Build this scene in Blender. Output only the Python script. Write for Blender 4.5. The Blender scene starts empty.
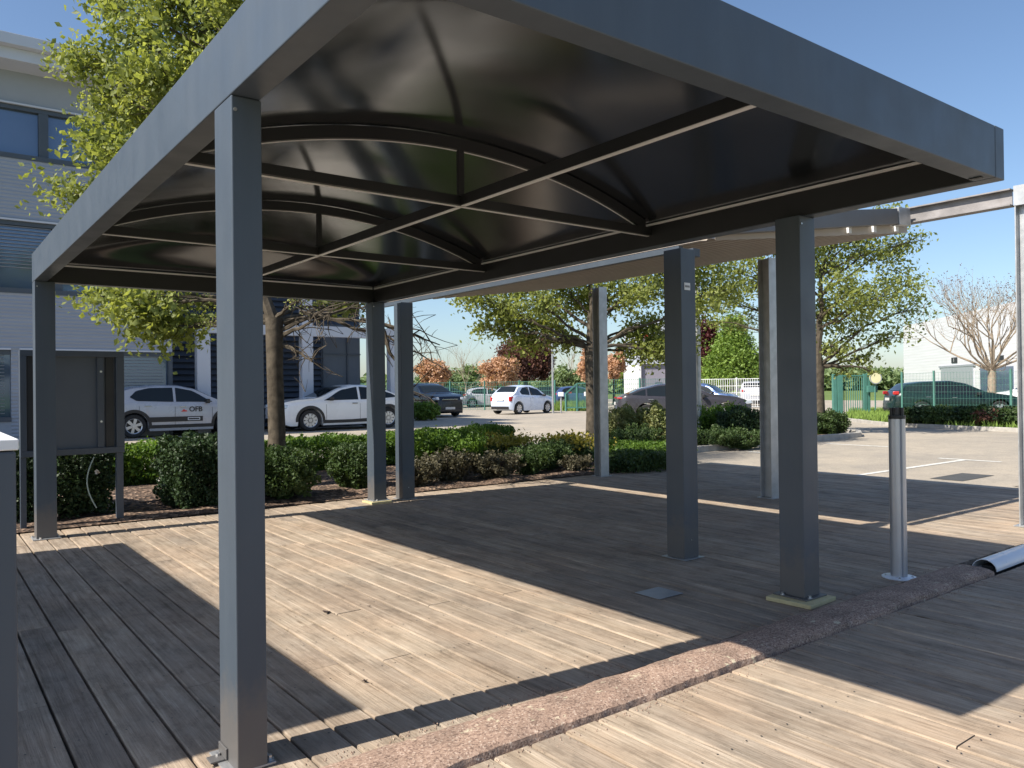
import bpy, bmesh, math, random
import numpy as np
from mathutils import Vector, Matrix
R = math.radians
rnd = random.Random(7)
rng = np.random.default_rng(7)
scn = bpy.context.scene
COL = scn.collection

# ------------------------------------------------------------------ camera
F_PX, PITCH, ROLL, YAW = 785.58, 0.00599, -0.0118, 0.6517
CAM = Vector((-0.867, -2.697, 1.3))
h0 = Vector((math.sin(YAW), math.cos(YAW), 0))
R0 = Vector((math.cos(YAW), -math.sin(YAW), 0))
U0 = Vector((-math.sin(PITCH)*h0.x, -math.sin(PITCH)*h0.y, math.cos(PITCH)))
FW = Vector((math.cos(PITCH)*h0.x, math.cos(PITCH)*h0.y, math.sin(PITCH)))
cq, sq = math.cos(ROLL), math.sin(ROLL)
RT = cq*R0 + sq*U0
UP = -sq*R0 + cq*U0
cd = bpy.data.cameras.new("camera"); cam = bpy.data.objects.new("camera", cd); COL.objects.link(cam)
cd.sensor_width = 36; cd.lens = F_PX*36/1024; cd.clip_start = .05; cd.clip_end = 3000
cam.matrix_world = Matrix(((RT.x, UP.x, -FW.x, CAM.x), (RT.y, UP.y, -FW.y, CAM.y), (RT.z, UP.z, -FW.z, CAM.z), (0, 0, 0, 1)))
scn.camera = cam

# ------------------------------------------------------------------ light
SUNV = Vector((-1.025, 0.10, 1.0)).normalized()      # towards the sun
elev = math.asin(SUNV.z); az = math.atan2(SUNV.x, SUNV.y)
w = bpy.data.worlds.new("World"); scn.world = w; w.use_nodes = True
nt = w.node_tree; nt.nodes.clear()
sky = nt.nodes.new('ShaderNodeTexSky'); sky.sky_type = 'NISHITA'; sky.sun_disc = False
sky.sun_elevation = elev; sky.sun_rotation = az; sky.altitude = 100
sky.air_density = 1.0; sky.dust_density = 1.0; sky.ozone_density = 3.6
bg = nt.nodes.new('ShaderNodeBackground'); bg.inputs[1].default_value = 0.100
wo = nt.nodes.new('ShaderNodeOutputWorld')
nt.links.new(sky.outputs[0], bg.inputs[0]); nt.links.new(bg.outputs[0], wo.inputs[0])
sl = bpy.data.lights.new("sun", 'SUN'); sl.energy = 5.0; sl.angle = R(.53); sl.color = (1, .93, .82)
so = bpy.data.objects.new("sun", sl); COL.objects.link(so)
so.rotation_euler = (-SUNV).to_track_quat('-Z', 'Y').to_euler(); so.location = (-20, 0, 30)
scn.view_settings.view_transform = 'Standard'; scn.view_settings.look = 'None'
scn.view_settings.exposure = 0.70; scn.view_settings.gamma = 1.0
scn.render.resolution_x = 1024; scn.render.resolution_y = 768

# ------------------------------------------------------------------ placing helpers
def ray(x, y):
    x, y = float(x), float(y); return RT*((x-512)/F_PX) - UP*((y-384)/F_PX) + FW
def gz(x, y, z=0.):
    r = ray(x, y); t = (z-CAM.z)/r.z
    return CAM + r*t
def dep(x, y, Z):
    r = ray(x, y); return CAM + r*(float(Z)/r.dot(h0))
def gv(x, y, V):
    r = ray(x, y); return CAM + r*((V-CAM.y)/r.y)

# ------------------------------------------------------------------ materials
def new_mat(name):
    m = bpy.data.materials.new(name); m.use_nodes = True
    return m, m.node_tree, m.node_tree.nodes['Principled BSDF']
def N(nt, t, **kw):
    n = nt.nodes.new(t)
    for k, v in kw.items(): setattr(n, k, v)
    return n
def ramp(nt, fac, stops):
    r = N(nt, 'ShaderNodeValToRGB'); e = r.color_ramp.elements
    while len(e) < len(stops): e.new(.5)
    for i, (p, c) in enumerate(stops):
        e[i].position = p; e[i].color = (*c, 1) if len(c) == 3 else c
    nt.links.new(fac, r.inputs[0]); return r.outputs[0]
def coords(nt, scale=(1, 1, 1), kind='Object', rot=(0,0,0)):
    tc = N(nt, 'ShaderNodeTexCoord'); mp = N(nt, 'ShaderNodeMapping')
    mp.inputs['Scale'].default_value = scale; mp.inputs['Rotation'].default_value = rot
    nt.links.new(tc.outputs[kind], mp.inputs[0]); return mp.outputs[0]
def noise(nt, vec, scale, detail=4, rough=.55):
    n = N(nt, 'ShaderNodeTexNoise'); n.inputs['Scale'].default_value = scale
    n.inputs['Detail'].default_value = detail; n.inputs['Roughness'].default_value = rough
    nt.links.new(vec, n.inputs['Vector']); return n.outputs['Fac']
def mixc(nt, fac, a, b, mode='MIX'):
    m = N(nt, 'ShaderNodeMix', data_type='RGBA', blend_type=mode)
    for s, v in ((m.inputs[0], fac), (m.inputs[6], a), (m.inputs[7], b)):
        if hasattr(v, 'node'): nt.links.new(v, s)
        elif isinstance(v, (int, float)): s.default_value = v
        else: s.default_value = (*v, 1)
    return m.outputs[2]
def bump(nt, b, height, strength=.3, dist=.01):
    n = N(nt, 'ShaderNodeBump'); n.inputs['Strength'].default_value = strength; n.inputs['Distance'].default_value = dist
    nt.links.new(height, n.inputs['Height']); nt.links.new(n.outputs[0], b.inputs['Normal'])
def simple(name, col, rough=.5, metal=0., var=.12, scale=3., bmp=0., spec=.5, coat=0., bscale=60):
    m, nt, b = new_mat(name)
    c = coords(nt); n = noise(nt, c, scale, 5)
    dark = tuple(x*(1-var) for x in col); lite = tuple(min(1, x*(1+var)) for x in col)
    nt.links.new(ramp(nt, n, [(.3, dark), (.7, lite)]), b.inputs['Base Color'])
    b.inputs['Metallic'].default_value = metal
    b.inputs['Specular IOR Level'].default_value = spec; b.inputs['Coat Weight'].default_value = coat
    b.inputs['Coat Roughness'].default_value = .03
    rr = ramp(nt, noise(nt, c, scale*2.3, 4), [(.3, (rough*.85,)*3), (.7, (min(1, rough*1.15),)*3)])
    nt.links.new(rr, b.inputs['Roughness'])
    if bmp: bump(nt, b, noise(nt, c, bscale, 3), bmp, .005)
    return m
M = {}
def coat_mat():
    m, nt, b = new_mat('anthracite_powder_coat'); c = coords(nt)
    col = ramp(nt, noise(nt, coords(nt, (7, 7, .8)), 1., 6, .65), [(.3, (.057, .074, .097)), (.6, (.066, .085, .110)), (.78, (.075, .094, .118))])
    tc = N(nt, 'ShaderNodeTexCoord'); sx_ = N(nt, 'ShaderNodeSeparateXYZ'); nt.links.new(tc.outputs['Object'], sx_.inputs[0])
    n2 = noise(nt, c, 14, 5, .7); ad = N(nt, 'ShaderNodeMath', operation='MULTIPLY_ADD'); nt.links.new(n2, ad.inputs[0]); ad.inputs[1].default_value = -.35; nt.links.new(sx_.outputs[2], ad.inputs[2])
    dust = ramp(nt, ad.outputs[0], [(0., (.55,)*3), (.16, (0,)*3)])       # splashed dirt round the feet
    col = mixc(nt, dust, col, (.15, .13, .11))
    nt.links.new(col, b.inputs['Base Color'])
    nt.links.new(ramp(nt, noise(nt, c, 5, 5), [(.3, (.38,)*3), (.7, (.52,)*3)]), b.inputs['Roughness'])
    bump(nt, b, noise(nt, c, 400, 3), .06, .005); return m
M['anthracite'] = coat_mat()
M['skin'] = simple('dark_roof_sheet', (.20, .22, .245), .16, .95, .10, 1.2, 0, .6)
M['darkframe'] = simple('dark_grey_frame', (.058, .074, .098), .45, 0, .06, 2, .05)
M['panel'] = simple('grey_board_panel', (.088, .108, .138), .5, 0, .08, 1.5, .05)
M['steel_and_shade'] = simple('black_steel_and_shade', (.018, .019, .022), .45, 0, .1, 3)  # black bars, and shade painted on inner beam faces and board slots
M['galv'] = simple('galvanised_steel', (.42, .43, .44), .42, .55, .15, 9, .05)
M['rusty'] = simple('weathered_primer_steel', (.25, .235, .235), .6, .25, .25, 7, .2)
M['alu'] = simple('anodised_aluminium', (.50, .52, .56), .35, .6, .05, 4)
M['black'] = simple('black_plastic', (.018, .018, .02), .45, 0, .1, 8)
M['rubber'] = simple('tyre_rubber', (.02, .02, .021), .8, 0, .1, 8)
M['white_pvc'] = simple('white_pvc', (.66, .68, .72), .3, 0, .05, 5)
M['white'] = simple('white_painted_steel', (.72, .73, .74), .5, 0, .05, 2)
M['bolt'] = simple('zinc_bolt', (.6, .6, .6), .3, .8, .05, 8)
M['padwood'] = simple('pale_plywood_pad', (.55, .47, .26), .75, 0, .15, 12, .2)
M['cover'] = simple('grey_hatch_plate', (.33, .35, .38), .45, .3, .1, 6)
M['strip'] = simple('pale_bounce_light', (.85, .85, .85), .35, .3, .05, 6)  # pale tone stands for light bounced up from the deck
M['soffit'] = simple('beige_corrugated_sheet', (.40, .35, .30), .55, .1, .06, 2)
M['carglass'] = simple('tinted_car_glass', (.012, .016, .018), .04, 0, .05, 2, 0, .45, 0)
M['chrome'] = simple('chrome_trim', (.6, .62, .64), .15, .9, .05, 2)
M['rim'] = simple('alloy_rim', (.55, .56, .58), .3, .7, .05, 2)
M['lamp'] = simple('clear_lamp_lens', (.6, .63, .66), .1, .2, .1, 30, 0, .8, .5)
M['taillamp'] = simple('red_lamp_lens', (.45, .02, .02), .15, 0, .1, 30, 0, .8, .5)
M['plate'] = simple('licence_plate_white', (.6, .6, .58), .4, 0, .1, 30)
M['glass'] = simple('window_glass', (.10, .15, .24), .06, .35, .12, .4, 0, .9, .6)
M['fencegreen'] = simple('green_fence_paint', (.065, .185, .15), .5, 0, .1, 3)
M['yellow'] = simple('pale_yellow_sign', (.75, .70, .42), .5, 0, .05, 3)
M['signwhite'] = simple('white_sign_plate', (.75, .76, .76), .45, 0, .05, 3)
M['redlogo'] = simple('red_lettering', (.6, .05, .04), .5, 0, .05, 3)
M['cable'] = simple('pale_cable', (.33, .42, .40), .5, 0, .1, 3)
M['stone'] = simple('concrete_kerb', (.36, .34, .31), .85, 0, .2, 6, .4)
M['whiteflower'] = simple('white_petals', (.75, .72, .66), .7, 0, .1, 8)
M['yellowpaint'] = simple('yellow_petals', (.7, .5, .04), .7, 0, .1, 8)
def carpaint(name, col, metal=.3):
    return simple(name, col, .28, metal, .03, 1, 0, .4, .35 if max(col) < .2 else .8)
M['silver'] = carpaint('silver_car_paint', (.43, .44, .48), .08)
M['whitecar'] = carpaint('white_car_paint', (.80, .80, .80), 0)
M['navycar'] = carpaint('dark_navy_car_paint', (.006, .009, .018), .1)
M['paleblue'] = carpaint('pale_blue_white_car_paint', (.62, .70, .84), .1)
M['greycar'] = carpaint('slate_grey_car_paint', (.045, .043, .052), .1)
M['greencar'] = carpaint('dark_green_car_paint', (.008, .022, .02), .1)
M['bluecar'] = carpaint('blue_car_paint', (.08, .13, .28), .4)
M['redcar'] = carpaint('red_car_paint', (.35, .04, .05), .2)

def wood_mat():
    m, nt, b = new_mat('weathered_deck_wood')
    at = N(nt, 'ShaderNodeAttribute'); at.attribute_name = 'tone'
    tc = N(nt, 'ShaderNodeTexCoord'); add = N(nt, 'ShaderNodeVectorMath', operation='ADD')
    mul = N(nt, 'ShaderNodeVectorMath', operation='SCALE'); mul.inputs['Scale'].default_value = 37.
    nt.links.new(at.outputs['Color'], mul.inputs[0])
    nt.links.new(tc.outputs['Object'], add.inputs[0]); nt.links.new(mul.outputs[0], add.inputs[1])
    mp = N(nt, 'ShaderNodeMapping'); mp.inputs['Scale'].default_value = (38, 1.1, 38); nt.links.new(add.outputs[0], mp.inputs[0])
    mp2 = N(nt, 'ShaderNodeMapping'); mp2.inputs['Scale'].default_value = (5, .9, 5); nt.links.new(add.outputs[0], mp2.inputs[0])
    mp3 = N(nt, 'ShaderNodeMapping'); mp3.inputs['Scale'].default_value = (130, 5, 130); nt.links.new(add.outputs[0], mp3.inputs[0])
    g = noise(nt, mp.outputs[0], 1, 8, .7); g2 = noise(nt, mp2.outputs[0], 1.4, 5); g3 = noise(nt, mp3.outputs[0], 1, 3, .6)
    c1 = ramp(nt, g, [(.24, (.19, .15, .112)), (.44, (.372, .31, .246)), (.58, (.435, .368, .298)), (.76, (.60, .525, .435))])
    c2 = ramp(nt, g2, [(.28, (.76, .755, .75)), (.5, (.96, .955, .95)), (.72, (1.08, 1.07, 1.05))])
    c = mixc(nt, 1., c1, c2, 'MULTIPLY')
    cx = ramp(nt, g3, [(.3, (.72, .71, .70)), (.6, (1.05, 1.05, 1.05))])
    c = mixc(nt, .55, c, cx, 'MULTIPLY')
    sep = N(nt, 'ShaderNodeSeparateColor'); nt.links.new(at.outputs['Color'], sep.inputs[0])
    tn = ramp(nt, sep.outputs[0], [(0, (.86, .86, .87)), (.5, (.96, .955, .95)), (1, (1.06, 1.045, 1.02))])
    c = mixc(nt, 1., c, tn, 'MULTIPLY')
    # knots and dark stains
    vn = N(nt, 'ShaderNodeTexVoronoi'); vn.inputs['Scale'].default_value = 1.7
    mp4 = N(nt, 'ShaderNodeMapping'); mp4.inputs['Scale'].default_value = (3.2, .8, 1); nt.links.new(add.outputs[0], mp4.inputs[0])
    nt.links.new(mp4.outputs[0], vn.inputs['Vector'])
    kn = ramp(nt, vn.outputs['Distance'], [(.02, (.42, .36, .3)), (.07, (1, 1, 1))])
    c = mixc(nt, .75, c, kn, 'MULTIPLY')
    big = noise(nt, coords(nt), .8, 6, .65)
    c = mixc(nt, .8, c, ramp(nt, big, [(.34, (.76, .77, .78)), (.55, (1.02, 1.01, .99))]), 'MULTIPLY')
    mot = noise(nt, coords(nt, (1, .45, 1)), 9., 6, .7)
    c = mixc(nt, .9, c, ramp(nt, mot, [(.36, (.70, .69, .68)), (.5, (.98, .97, .96)), (.66, (1.08, 1.07, 1.06))]), 'MULTIPLY')
    pk = noise(nt, coords(nt), 1.9, 3, .6)
    c = mixc(nt, .5, c, ramp(nt, pk, [(.35, (1.04, .95, .90)), (.65, (.97, 1.0, 1.03))]), 'MULTIPLY')
    spk = noise(nt, coords(nt), 120., 2, .5)
    c = mixc(nt, .6, c, ramp(nt, spk, [(.28, (.55, .53, .5)), (.36, (1, 1, 1))]), 'MULTIPLY')
    nt.links.new(c, b.inputs['Base Color']); b.inputs['Roughness'].default_value = .78
    b.inputs['Specular IOR Level'].default_value = .12
    hh = N(nt, 'ShaderNodeMath', operation='ADD'); nt.links.new(g, hh.inputs[0]); nt.links.new(g3, hh.inputs[1])
    bump(nt, b, hh.outputs[0], .55, .006)
    return m
M['wood'] = wood_mat()
def asphalt_mat(name, base, warm):
    m, nt, b = new_mat(name)
    c = coords(nt)
    a = noise(nt, c, 45, 4, .7); g = noise(nt, c, .35, 6, .6); s = noise(nt, c, 3, 5, .6)
    col = ramp(nt, a, [(.3, tuple(x*.7 for x in base)), (.6, base), (.8, tuple(x*1.35 for x in base))])
    col = mixc(nt, 1., col, ramp(nt, g, [(.35, (.84, .85, .86)), (.65, (1.1, 1.08, 1.04))]), 'MULTIPLY')
    col = mixc(nt, .6, col, ramp(nt, s, [(.35, (.8, .8, .8)), (.6, warm)]), 'MULTIPLY')
    nt.links.new(col, b.inputs['Base Color']); b.inputs['Roughness'].default_value = .9
    bump(nt, b, a, .5, .006); return m
M['asphalt'] = asphalt_mat('worn_pale_asphalt', (.40, .355, .295), (1.05, 1.02, .98))
M['patch'] = asphalt_mat('dark_asphalt_patch', (.075, .078, .08), (1, 1, 1))
M['line'] = simple('worn_white_road_paint', (.58, .57, .53), .8, 0, .25, 14, .2)
def curb_mat():
    m, nt, b = new_mat('red_granular_asphalt')
    c = coords(nt)
    v = N(nt, 'ShaderNodeTexVoronoi'); v.inputs['Scale'].default_value = 150; nt.links.new(c, v.inputs['Vector'])
    vc = N(nt, 'ShaderNodeSeparateColor'); nt.links.new(v.outputs['Color'], vc.inputs[0])
    col = ramp(nt, vc.outputs[0], [(0, (.15, .10, .078)), (.3, (.28, .195, .148)), (.7, (.35, .248, .188)), (.93, (.42, .31, .245)), (1, (.52, .43, .35))])
    l = noise(nt, c, 16, 4, .6)
    col = mixc(nt, ramp(nt, l, [(.63, (0,)*3), (.68, (.85,)*3)]), col, (.55, .50, .36))
    l2 = noise(nt, c, 5, 5, .6)
    col = mixc(nt, .7, col, ramp(nt, l2, [(.35, (.62, .6, .6)), (.6, (1.1, 1.06, 1.05))]), 'MULTIPLY')
    nt.links.new(col, b.inputs['Base Color']); b.inputs['Roughness'].default_value = .95
    bump(nt, b, v.outputs['Distance'], .35, .003); return m
M['curb'] = curb_mat()
def soil_mat():
    m, nt, b = new_mat('bark_mulch_soil'); c = coords(nt)
    v = N(nt, 'ShaderNodeTexVoronoi'); v.inputs['Scale'].default_value = 22; nt.links.new(c, v.inputs['Vector'])
    s = N(nt, 'ShaderNodeSeparateColor'); nt.links.new(v.outputs['Color'], s.inputs[0])
    col = ramp(nt, s.outputs[0], [(0, (.03, .02, .014)), (.6, (.12, .075, .05)), (1, (.30, .21, .15))])
    nt.links.new(col, b.inputs['Base Color']); b.inputs['Roughness'].default_value = .95
    bump(nt, b, v.outputs['Distance'], 1, .03); return m
M['soil'] = soil_mat()
M['grassground'] = simple('grass_ground', (.12, .17, .045), .95, 0, .45, 1.3, .6, .2)
M['blade'] = simple('grass_blade', (.16, .24, .05), .8, 0, .3, 2, 0, .2)
def leaf_mat(name, a, bcol, trans=.45, sc=2.2):
    m, nt, b = new_mat(name); c = coords(nt)
    n1 = noise(nt, c, sc, 2); n2 = noise(nt, c, 23., 2, .8)
    mx = N(nt, 'ShaderNodeMath', operation='ADD'); nt.links.new(n1, mx.inputs[0]); nt.links.new(n2, mx.inputs[1])
    h = N(nt, 'ShaderNodeMath', operation='MULTIPLY'); h.inputs[1].default_value = .5; nt.links.new(mx.outputs[0], h.inputs[0])
    col = ramp(nt, h.outputs[0], [(.36, a), (.62, bcol)])
    nt.links.new(col, b.inputs['Base Color']); b.inputs['Roughness'].default_value = .5
    b.inputs['Specular IOR Level'].default_value = .3
    t = N(nt, 'ShaderNodeBsdfTranslucent'); nt.links.new(mixc(nt, 1., col, (1.25, 1.2, .6), 'MULTIPLY'), t.inputs[0])
    mix = N(nt, 'ShaderNodeMixShader'); mix.inputs[0].default_value = trans
    nt.links.new(b.outputs[0], mix.inputs[1]); nt.links.new(t.outputs[0], mix.inputs[2])
    nt.links.new(mix.outputs[0], nt.nodes['Material Output'].inputs[0]); return m
M['leaf_spring'] = leaf_mat('young_maple_leaves', (.20, .25, .06), (.52, .56, .22), .55)
M['leaf_mid'] = leaf_mat('maple_leaves', (.11, .15, .04), (.36, .40, .13), .5)
M['leaf_dark'] = leaf_mat('dark_evergreen_leaves', (.012, .03, .012), (.05, .085, .032), .15)
M['leaf_green'] = leaf_mat('bright_hedge_leaves', (.05, .11, .015), (.16, .26, .04), .35)
M['leaf_olive'] = leaf_mat('olive_shrub_leaves', (.03, .06, .018), (.10, .15, .05), .3)
M['leaf_lav'] = leaf_mat('grey_brown_lavender', (.06, .06, .038), (.16, .14, .09), .2)
M['leaf_yellow'] = leaf_mat('yellow_tipped_leaves', (.20, .19, .03), (.42, .34, .07), .4)
M['leaf_orange'] = leaf_mat('orange_pink_leaves', (.36, .20, .11), (.66, .43, .30), .3)
M['leaf_copper'] = leaf_mat('copper_beech_leaves', (.06, .025, .02), (.20, .10, .075), .25)
M['leaf_red'] = leaf_mat('dark_red_leaves', (.045, .012, .014), (.13, .035, .04), .25)
M['leaf_lime'] = leaf_mat('lime_conifer_leaves', (.09, .17, .025), (.24, .34, .07), .3)
M['leaf_varieg'] = leaf_mat('variegated_leaves', (.08, .12, .03), (.36, .37, .17), .3, 5)
M['leaf_far'] = leaf_mat('far_trees_leaves', (.13, .18, .08), (.22, .30, .13), .3, .3)
M['bark'] = simple('grey_brown_bark', (.085, .07, .052), .9, 0, .45, 9, .9, .2, bscale=30)
M['bark_pale'] = simple('pale_tan_bark', (.27, .22, .165), .9, 0, .25, 5, .5, .2)
M['bark_dark'] = simple('dark_twig_bark', (.07, .05, .045), .9, 0, .3, 8, .4, .2)

# ------------------------------------------------------------------ mesh builder
class MB:
    def __init__(s): s.v = []; s.f = []; s.tone = []
    def add(s, vs, fs, tone=None):
        o = len(s.v); s.v += [tuple(v) for v in vs]; s.f += [tuple(i+o for i in f) for f in fs]
        if tone is not None: s.tone += [tone]*len(fs)
        return s
    def box(s, x0, x1, y0, y1, z0, z1, tone=None):
        return s.add([(x0,y0,z0),(x1,y0,z0),(x1,y1,z0),(x0,y1,z0),(x0,y0,z1),(x1,y0,z1),(x1,y1,z1),(x0,y1,z1)],
                     [(3,2,1,0),(4,5,6,7),(0,1,5,4),(1,2,6,5),(2,3,7,6),(3,0,4,7)], tone)
    def obox(s, c, ax, ay, az):      # centre and three half axes
        c, ax, ay, az = map(Vector, (c, ax, ay, az)); vs = []
        for k in (-1, 1):
            for a, b in ((-1,-1),(1,-1),(1,1),(-1,1)): vs.append(c+ax*a+ay*b+az*k)
        return s.add(vs, [(3,2,1,0),(4,5,6,7),(0,1,5,4),(1,2,6,5),(2,3,7,6),(3,0,4,7)])
    def bar(s, a, b, wid, hei, up=(0,0,1)):
        a, b = Vector(a), Vector(b); d = (b-a); L = d.length; d.normalize()
        sx = d.cross(Vector(up)).normalized(); uz = sx.cross(d)
        return s.obox((a+b)/2, d*L/2, sx*wid/2, uz*hei/2)
    def tube(s, pts, rad, n=8, caps=True):
        pts = [Vector(p) for p in pts]; m = len(pts)
        if not hasattr(rad, '__len__'): rad = [rad]*m
        vs, fs = [], []; ref = Vector((.3, .2, 1)).normalized()
        for i, p in enumerate(pts):
            d = (pts[min(i+1, m-1)]-pts[max(i-1, 0)]).normalized()
            x = d.cross(ref)
            if x.length < .1: x = d.cross(Vector((1, 0, 0)))
            x.normalize(); y = d.cross(x)
            for k in range(n):
                a = 2*math.pi*k/n; vs.append(p+(x*math.cos(a)+y*math.sin(a))*rad[i])
        for i in range(m-1):
            for k in range(n):
                fs.append((i*n+k, i*n+(k+1) % n, (i+1)*n+(k+1) % n, (i+1)*n+k))
        if caps: fs.append(tuple(range(n-1, -1, -1))); fs.append(tuple((m-1)*n+k for k in range(n)))
        return s.add(vs, fs)
    def cyl(s, c, r, h, n=24, axis='z', r2=None):
        c = Vector(c); d = {'x': Vector((1,0,0)), 'y': Vector((0,1,0)), 'z': Vector((0,0,1))}[axis]
        return s.tube([c, c+d*h], [r, r if r2 is None else r2], n)
    def prism(s, poly, d):            # planar polygon (3d points) extruded by vector d
        n = len(poly); d = Vector(d); vs = [Vector(p) for p in poly]; vs = vs+[v+d for v in vs]
        return s.add(vs, [tuple(range(n-1, -1, -1)), tuple(range(n, 2*n))]+[(i, (i+1) % n, n+(i+1) % n, n+i) for i in range(n)])
    def build(s, name, mat, parent=None, smooth=False, bevel=0., off=None):
        me = bpy.data.meshes.new(name)
        vs = s.v
        if off is None and parent is not None: off = wloc(parent)
        if off is not None: vs = [(a-off[0], b-off[1], c-off[2]) for a, b, c in vs]
        me.from_pydata(vs, [], s.f); me.update()
        bm = bmesh.new(); bm.from_mesh(me); bmesh.ops.recalc_face_normals(bm, faces=bm.faces); bm.to_mesh(me); bm.free()
        if s.tone:
            at = me.color_attributes.new('tone', 'FLOAT_COLOR', 'CORNER')
            buf = []
            for p, t in zip(me.polygons, s.tone): buf += list(t)*p.loop_total
            at.data.foreach_set('color', buf)
        o = bpy.data.objects.new(name, me); COL.objects.link(o); me.materials.append(mat)
        if parent is not None: o.parent = parent
        if smooth:
            for p in me.polygons: p.use_smooth = True
            try: me.set_sharp_from_angle(angle=R(40))
            except Exception: pass
        if bevel:
            b = o.modifiers.new('b', 'BEVEL'); b.width = bevel; b.segments = 2; b.limit_method = 'ANGLE'; b.harden_normals = False
        return o
OFF = {}
def wloc(o):
    return OFF.get(o.name, (0, 0, 0))
def thing(name, label, cat, loc=(0,0,0), rotz=0., group=None, local=False):
    o = bpy.data.objects.new(name, None); COL.objects.link(o); o.empty_display_size = .3
    o.location = loc; o.rotation_euler = (0, 0, rotz); o['label'] = label; o['category'] = cat
    if group: o['group'] = group
    OFF[o.name] = (0, 0, 0) if local else tuple(loc)
    return o
def sub(child, parent):
    child.parent = parent; return child
def tag(o, label, cat, group=None):
    o['label'] = label; o['category'] = cat
    if group: o['group'] = group
    return o
def struct(o, kind='structure'): o['kind'] = kind; return o
def copy_tree(o, parent=None):
    c = o.copy(); COL.objects.link(c)
    OFF[c.name] = OFF.get(o.name, (0,0,0))
    if parent: c.parent = parent
    for ch in list(o.children): copy_tree(ch, c)
    return c
def leaf_mesh(name, pts, size, mat, parent=None, squash=1., aspect=1.5, off=None):
    pts = np.asarray(pts, float); n = len(pts)
    if off is None: off = wloc(parent) if parent is not None else (0, 0, 0)
    pts = pts-np.array(off)
    a = rng.normal(size=(n, 3)); a[:, 2] *= squash; a /= np.linalg.norm(a, axis=1)[:, None]
    b = rng.normal(size=(n, 3)); b -= (b*a).sum(1)[:, None]*a; b /= np.linalg.norm(b, axis=1)[:, None]
    c = np.cross(a, b)
    sz = size*(.55+.9*rng.random(n))[:, None]
    # a leaf as a folded six point blade: two quads
    P = [pts-a*sz*.5*aspect, pts-b*sz*.42-a*sz*.1+c*sz*.12, pts+a*sz*.5*aspect, pts+b*sz*.42-a*sz*.1+c*sz*.12]
    V = np.stack(P, 1).reshape(-1, 3)
    me = bpy.data.meshes.new(name)
    me.vertices.add(n*4); me.vertices.foreach_set('co', V.ravel())
    idx = (np.arange(n)[:, None]*4+np.array([0, 1, 2, 0, 2, 3])).ravel()
    me.loops.add(n*6); me.loops.foreach_set('vertex_index', idx.astype(np.int32))
    me.polygons.add(n*2); me.polygons.foreach_set('loop_start', (np.arange(n*2)*3).astype(np.int32))
    me.update(calc_edges=True); me.validate()
    me.materials.append(mat)
    o = bpy.data.objects.new(name, me); COL.objects.link(o)
    if parent is not None: o.parent = parent
    return o

# ================================================================== SETTING
# ground sheet to the horizon
g = MB(); g.box(-900, 900, -900, 900, -.5, -.07); struct(g.build('ground', M['grassground']))
# parking lot asphalt: lies against the deck's back and right edges
DR, DB = 9.85, 5.93
g = MB(); g.box(-60, 62, DB+.01, 62, -.06, -.012)
g.box(DR+.01, 62, -40, DB+.0099, -.06, -.012)
struct(g.build('parking_lot', M['asphalt']))
# deck: real boards with gaps
pitch, gap = .1675, .011
dk = MB(); u = -7.0+.0526
bx = []
while u < DR-.05: bx.append(u); u += pitch
for i, u0 in enumerate(bx):
    u1 = min(u0+pitch-gap, DR)
    for (va, vb) in ((-9.0, -.44), (-.14, DB)):
        v = va-rnd.random()*2.5*(va < -1)
        if va > -1:
            cuts = [va]; v = va+.8+rnd.random()*3.2
            while v < vb-.5: cuts.append(v); v += rnd.choice([2.4, 3.0, 3.6])
            cuts.append(vb)
        else:
            cuts = [va]; v = va+1+rnd.random()*3
            while v < vb-.7: cuts.append(v); v += rnd.choice([2.4, 3.0, 3.6])
            cuts.append(vb)
        for a, b in zip(cuts[:-1], cuts[1:]):
            t = rnd.random(); j = rnd.uniform(-.0015, .0015); dz = rnd.uniform(-.003, .0)
            fa = .0025 if a > va else rnd.uniform(0, .012)*(va > -1); fb = .0025 if b < vb else 0
            # top face with rounded arrises
            e = .006; z = dz
            x0, x1, y0, y1 = u0+j, u1+j, a+fa, b-fb
            vs = []
            for y in (y0, y1):
                vs += [(x0, y, -.035), (x0, y, z-e), (x0+e*.35, y, z-e*.3), (x0+e, y, z), (x1-e, y, z), (x1-e*.35, y, z-e*.3), (x1, y, z-e), (x1, y, -.035)]
            fs = [(k, k+1, k+9, k+8) for k in range(7)]+[tuple(range(7, -1, -1)), tuple(range(8, 16))]
            dk.add(vs, fs, (t, rnd.random(), rnd.random(), 1))
deck = struct(dk.build('deck', M['wood']))
scw = MB()
for i, u0 in enumerate(bx):
    if u0 < -2.2 or u0 > 8: continue
    for k in range(-6, 12):
        v = k*.52+.12
        if -.5 < v < -.1 or v > DB-.05: continue
        for du in (.032, .125):
            x, y = u0+du+rnd.uniform(-.004, .004), v+rnd.uniform(-.008, .008)
            scw.add([(x+.0042*math.cos(a), y+.0042*math.sin(a), .0012) for a in (0, 1.05, 2.09, 3.14, 4.19, 5.24)], [(0, 1, 2, 3, 4, 5)])
struct(scw.build('deck_screws', M['black']), 'stuff')
sb = MB(); sb.box(-7.2, DR, -9.2, DB, -.066, -.05); struct(sb.build('deck_bed', M['patch']))

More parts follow.
